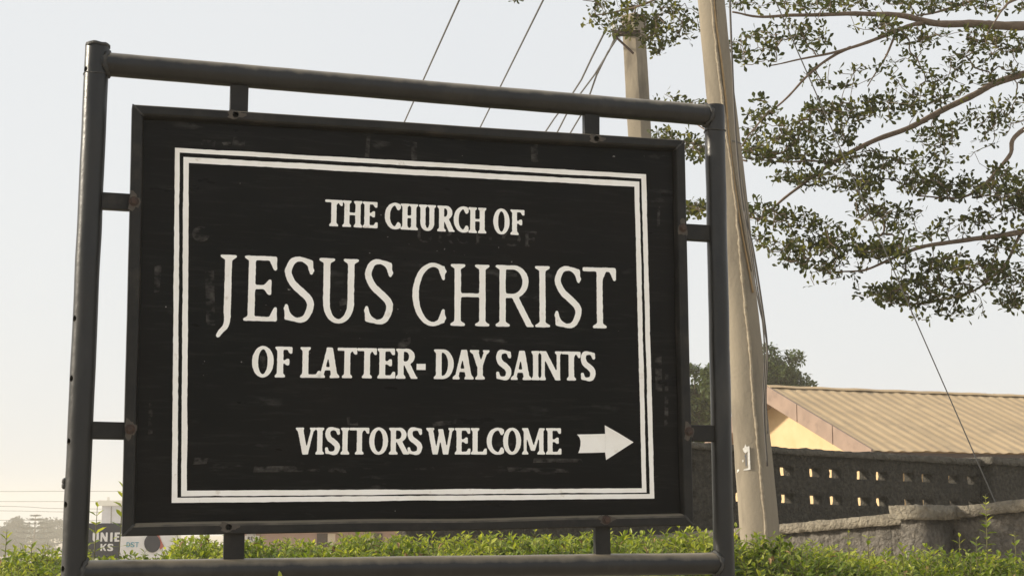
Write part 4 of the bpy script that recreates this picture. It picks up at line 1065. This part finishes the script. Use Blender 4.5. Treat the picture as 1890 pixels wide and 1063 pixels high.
for p in ros:
    tone = min(1, max(0, random.gauss(.42, .2) + (.35 if random.random() < .06 else 0)))
    ax = Vector((random.gauss(0, .5), random.gauss(0, .5), random.uniform(-.5, 1.0))).normalized(); o1 = ax.orthogonal().normalized(); o2 = ax.cross(o1)
    m = random.choice((4, 5, 5, 6, 7)); a0 = random.uniform(0, 6.28)
    for k in range(m):
        a = a0 + 6.28 * k / m + random.uniform(-.4, .4); el = random.uniform(.1, 1.1); d = (o1 * math.cos(a) + o2 * math.sin(a)) * math.cos(el) + ax * math.sin(el)
        L_ = random.uniform(.046, .076); add_leaf(crown, p + d * .012 + Vector((random.gauss(0, .02), random.gauss(0, .02), random.gauss(0, .015))), d.normalized(), ax, L_, L_ * random.uniform(.42, .54), min(1, max(0, tone + random.gauss(0, .12))), fold=.15, droop=.1, shape=.66)
tag(crown.build('crown', 'tree_leaf', tree), kind='stuff')

# ------------------------------------------------------------------ background trees
def bushy(name, label, c, rx, rz, zc_, lm, nleaf, L_, cat='tree', group=None, seed=1, tone=.5, lumps=26):
    rnd = random.Random(seed); z0 = gz(c.x, c.y); root = empty(name, Vector((c.x, c.y, z0)), label, cat, group)
    tr = MB(); top = Vector((c.x, c.y, zc_)); tr.tube([Vector((c.x, c.y, z0 - .1)), Vector((c.x + .1, c.y, (z0 + zc_) / 2)), top], [rx * .07, rx * .05, rx * .03], 8)
    cr = MB(); cl = []
    for k in range(lumps):
        v = Vector((rnd.gauss(0, 1), rnd.gauss(0, 1), rnd.gauss(0, 1))).normalized() * rnd.uniform(.35, .95) ; cl.append((Vector((c.x + v.x * rx, c.y + v.y * rx, zc_ + v.z * rz)), rnd.uniform(.16, .34) * rx, rnd.gauss(tone, .14)))
    for q_, r_, t_ in cl: tr.tube([top - Vector((0, 0, rz * .5)), (top + q_) / 2 - Vector((0, 0, r_ * .4)), q_], [rx * .02, rx * .014, rx * .005], 5)
    for k in range(nleaf):
        q_, r_, t_ = rnd.choice(cl); v = Vector((rnd.gauss(0, 1), rnd.gauss(0, 1), rnd.gauss(0, .8))).normalized() * r_ * rnd.random() ** .35
        d = Vector((rnd.gauss(0, 1), rnd.gauss(0, 1), rnd.gauss(.2, .8))).normalized(); l = L_ * rnd.uniform(.7, 1.4)
        add_leaf(cr, q_ + v, d, Vector((rnd.gauss(0, .3), rnd.gauss(0, .3), 1)).normalized(), l, l * .5, min(1, max(0, t_ + rnd.gauss(0, .12))))
    tr.build('trunk', 'bark', root); tag(cr.build('crown', lm, root), kind='stuff'); return root
c = P(1428, 715, 42); bushy('bushy_tree', 'dark round bushy tree rising behind the ridge of the metal roof', Vector((c.x, 42, 0)), 1.12, 1.15, c.z, 'far_leaf', 11000, .12, seed=3, tone=.42, lumps=75)
c = P(1285, 742, 34); bushy('bushy_tree', 'lighter green bushy tree seen between the board and the sign post', Vector((c.x, 34, 0)), .75, 1.0, c.z, 'far_leaf', 9000, .11, seed=8, tone=.55, lumps=60)
# hazy trees far to the left
for k, (px, py, Y, rx, rz, lb) in enumerate(((-12, 992, 260, 4.6, 3.6, 'hazy rounded tree at the far left beyond the hedge, beside the tiered conifer'), (26, 978, 290, 3.2, 2.6, 'pale hazy tree just before the tiered conifer on its left'), (98, 975, 300, 3.4, 3.4, 'feathery hazy tree close against the sign post beyond the hedge'), (45, 1004, 280, 7.0, 3.0, 'low wide hazy bush below the tiered conifer'))):
    c = P(px, py, Y); bushy('hazy_tree', lb, Vector((c.x, Y, 0)), rx, rz, c.z - .35, 'grey_leaf', 4200 if k != 2 else 2600, .5, seed=20 + k, tone=.5, lumps=22 if k != 2 else 30)
# tiered conifer
CYD, CSC = 240.0, 2.2
tp = P(65.5, 949, CYD); root = empty('tiered_conifer', Vector((tp.x, CYD, gz(tp.x, CYD))), 'tiered conifer with level whorls of branches, hazy, beyond the hedge', 'tree')
mb = MB(); mb.tube([Vector((tp.x, CYD, gz(tp.x, CYD) - .1)), Vector((tp.x, CYD, tp.z - 1.5 * CSC)), tp], [.4, .15, .03], 8); mb.build('trunk', 'bark', root)
cr = MB(); br_ = MB(); z = .12; lev = 0
while z < 3.0:
    rad = min(.16 + z * .92, 2.6) * CSC; nb = 6 if lev < 2 else 8; s_ = Vector((tp.x, CYD, tp.z - z * CSC))
    for b in range(nb):
        a = 6.28 * b / nb + lev * .5 + random.uniform(-.15, .15); d = Vector((math.cos(a), math.sin(a), 0)); e = s_ + d * rad * random.uniform(.85, 1.05) + Vector((0, 0, .08 * rad))
        br_.tube([s_, s_.lerp(e, .6) - Vector((0, 0, .04 * rad)), e], [.055, .04, .02], 4)
        for k in range(int(10 + 12 * rad)):
            t = random.uniform(.2, 1.0); p = s_.lerp(e, t) - Vector((0, 0, .04 * rad * math.sin(t * 3))); sd_ = d.cross(Vector((0, 0, 1))) * random.uniform(-1, 1) * .35 + d * .5 + Vector((0, 0, random.uniform(.0, .4)))
            add_leaf(cr, p, sd_.normalized(), Vector((0, 0, 1)), random.uniform(.4, .7), .2, random.uniform(.2, .7))
    z += .27 + .03 * lev; lev += 1
br_.build('branches', 'bark', root); tag(cr.build('crown', 'grey_leaf', root), kind='stuff')

# ------------------------------------------------------------------ roadside shops far left, seen under the board
def flat_frame(px0, py0, px1, py1, Y): a, b = P(px0, py0, Y), P(px1, py1, Y); return a, b
def panel_box(mb, px0, py0, px1, py1, Y, th=.06):
    a, b = P(px0, py0, Y), P(px1, py1, Y); vs_ = [(x, y, z) for x in (a.x, b.x) for y in (Y, Y + th) for z in (b.z, a.z)]
    mb.add(vs_, [(0, 1, 3, 2), (4, 6, 7, 5), (0, 4, 5, 1), (2, 3, 7, 6), (0, 2, 6, 4), (1, 5, 7, 3)])
def put_text(txt, px0, px1, pyt, pyb, Y, m, parent, st, gap=.12, name='letter'):
    W_ = (px1 - px0) / len(txt)
    for k, ch in enumerate(txt):
        a = P(px0 + W_ * k, pyb, Y); b = P(px0 + W_ * (k + 1 - gap), pyt, Y); h = b.z - a.z; g = Glyph(max(st[0] * 1.05, (b.x - a.x) / h) if ch != 'I' else st[0] * 1.02, st, n=28); g.draw(ch)
        g.mesh(lambda x, y: Vector((a.x + x * h, Y, a.z + y * h)), k, .05).build(name, m, parent)
SANS = (.27, .2, 0.0, 0.0, .12, 0.0)
SY = 40.0
ban = empty('shop_banner', P(230, 1005, SY + .1) * Vector((1, 1, 0)) + Vector((0, 0, gz(-10, 40))), 'dark shop banner with bold white letters beyond the hedge', 'sign')
mb = MB(); panel_box(mb, 120, 965, 262, 1030, SY); mb.build('board', 'navy', ban)
for ch, x0, x1 in (('U', 170.5, 183), ('N', 185, 199), ('I', 203, 208), ('E', 211, 222)): put_text(ch, x0, x1, 982, 999, SY - .02, 'bold_white', ban, SANS, .0)
for ch, x0, x1 in (('K', 185, 197), ('S', 198, 209)): put_text(ch, x0, x1, 1003, 1016, SY - .02, 'bold_white', ban, SANS, .0)
mb = MB()
for px in (130, 255):
    p = P(px, 1030, SY + .03); mb.tube([Vector((p.x, SY + .03, gz(p.x, SY) - .1)), p], .04, 8)
mb.build('support', 'steel', ban)
ad = empty('advert_panel', P(290, 1005, 38.0) * Vector((1, 1, 0)) + Vector((0, 0, gz(-9, 38))), 'white advert panel with teal letters, a navy disc and red stripe', 'sign')
mb = MB(); panel_box(mb, 222, 984, 326, 1035, 38.0); mb.build('board', 'bold_white', ad)
put_text('DST', 233, 257, 1000, 1009, 37.98, 'teal', ad, (.17, .13, .05, .04, .07, .07), .08)
def disc(cx, cy, rx, ry, Y, m, name):
    mb = MB(); mb.add([P(cx + rx * math.cos(t), cy + ry * math.sin(t), Y) for t in np.linspace(0, 6.28, 33)[:-1]], [tuple(range(32))]); mb.build(name, m, ad)
disc(281, 1002, 15, 17, 37.97, 'navy', 'disc')
mb = MB(); mb.add([P(*p, 37.98) for p in ((284, 985), (293, 985), (302, 1008), (296, 1014))], [(0, 1, 2, 3)]); mb.build('stripe', 'red_paint', ad)
mb = MB()
for px in (230, 320):
    p = P(px, 1035, 38.03); mb.tube([Vector((p.x, 38.03, gz(p.x, 38) - .1)), p], .04, 8)
mb.build('support', 'steel', ad)
# white block of a building above the banner
Yb = 160.0; wb = empty('white_building', Vector((P(230, 960, Yb).x, Yb, gz(-40, 160))), 'small white rendered building block above the dark shop banner', 'building')
a, b = P(182, 923, Yb), P(300, 990, Yb)
mb = MB(); mb.frame_box(Vector((a.x, Yb, 0)), Vector((1, 0, 0)), Vector((0, 1, 0)), Vector((0, 0, 1)), (.4, b.x - a.x), (0, 9), (gz(-40, 160) - .2, a.z - .55)); mb.build('wall', 'white_panel', wb)
mb = MB(); mb.frame_box(Vector((a.x, Yb, 0)), Vector((1, 0, 0)), Vector((0, 1, 0)), Vector((0, 0, 1)), (.05, b.x - a.x + .1), (-.3, 9.2), (a.z - .56, a.z)); mb.build('parapet', 'white_panel', wb)
for k in range(3):
    mb = MB(); p = P(189 + 36 * k, 929, Yb - .03); q_ = P(189 + 36 * k + 34, 966, Yb - .03); mb.frame_box(Vector((p.x, Yb - .05, q_.z)), Vector((1, 0, 0)), Vector((0, 1, 0)), Vector((0, 0, 1)), (0, q_.x - p.x), (0, .1), (0, p.z - q_.z)); mb.build('cladding_panel', 'grey_panel', wb)
mb = MB(); p = P(205.5, 934, Yb - .15); mb.tube([p, P(205, 966, Yb - .15)], .05, 6); mb.build('downpipe', 'steel', wb)
mb = MB(); p = P(200, 918, Yb + 1); mb.frame_box(p, Vector((1, 0, 0)), Vector((0, 1, 0)), Vector((0, 0, 1)), (-.1, .12), (-.1, .1), (-.5, .05)); mb.build('roof_vent', 'white_panel', wb)
# low pinkish shop row glimpsed under the board
Yk = 46.0; sh = empty('shop_row', Vector((P(640, 990, Yk).x, Yk, gz(-5, 46))), 'low pinkish plaster shop row glimpsed between hedge and board', 'building')
a = P(440, 976, Yk); b = P(1010, 1000, Yk); gzb = gz(a.x, Yk) - .3
mb = MB(); mb.frame_box(Vector((a.x, Yk, 0)), Vector((1, 0, 0)), Vector((0, 1, 0)), Vector((0, 0, 1)), (0, b.x - a.x), (0, 5), (gzb, P(600, 975, Yk).z)); mb.build('wall', 'pink_plaster', sh)
for p0, p1, m in ((605, 618, 'shop_cream'), (678, 690, 'shop_cream'), (585, 604, 'eave_dark'), (690, 705, 'eave_dark'), (455, 470, 'bold_white')):
    mb = MB(); panel_box(mb, p0, 984, p1, 1030, Yk - .06, .1); mb.build('pillar' if m == 'shop_cream' else 'shutter', m, sh)
mb = MB(); panel_box(mb, 452, 988, 478, 1000, Yk - .2, .05); mb.build('shop_sign', 'bold_white', sh)
put_text('RE', 457, 468, 990, 996, Yk - .22, 'navy', sh, SANS)
mb = MB(); mb.frame_box(Vector((a.x - .2, Yk, P(600, 972, Yk).z)), Vector((1, 0, 0)), Vector((0, 1, 0)), Vector((0, 0, 1)), (0, b.x - a.x + .4), (-.5, 5.2), (-.06, .06)); mb.build('roof', 'fascia', sh)
# pale gatepost beyond the hedge near the pole
gp = MB(); p = P(1190, 975, 20); gp.frame_box(Vector((p.x, 20, gz(p.x, 20) - .05)), Vector((1, 0, 0)), Vector((0, 1, 0)), Vector((0, 0, 1)), (-.07, .07), (-.07, .07), (0, p.z - gz(p.x, 20)))
gp.tube([Vector((p.x, 20, p.z - .03)), Vector((p.x, 20, p.z + .05)), Vector((p.x, 20, p.z + .08))], [.09, .08, .02], 10); tag(gp.build('gatepost', 'bold_white', bevel=.01), 'small pale gatepost showing under the board beside the bracket', 'post')

# ------------------------------------------------------------------ dusty air
hz = MB(); hz.frame_box(Vector((0, 0, 0)), Vector((1, 0, 0)), Vector((0, 1, 0)), Vector((0, 0, 1)), (-425, 425), (-65, 605), (-8, 12))
ho = hz.build('haze', None); tag(ho, kind='stuff')
hm = bpy.data.materials.new('haze'); hm.use_nodes = True; hn = hm.node_tree; hn.nodes.clear()
ho_out = hn.nodes.new('ShaderNodeOutputMaterial'); pv = hn.nodes.new('ShaderNodeVolumePrincipled')
pv.inputs['Color'].default_value = (.93, .89, .79, 1); pv.inputs['Density'].default_value = .0016; pv.inputs['Anisotropy'].default_value = .1
hn.links.new(pv.outputs[0], ho_out.inputs['Volume']); ho.data.materials.append(hm)
print('YR', YR, 'sign width', SW, 'tree tufts', len(ros), 'tris', sum(len(o.data.polygons) for o in bpy.data.objects if o.type == 'MESH'))
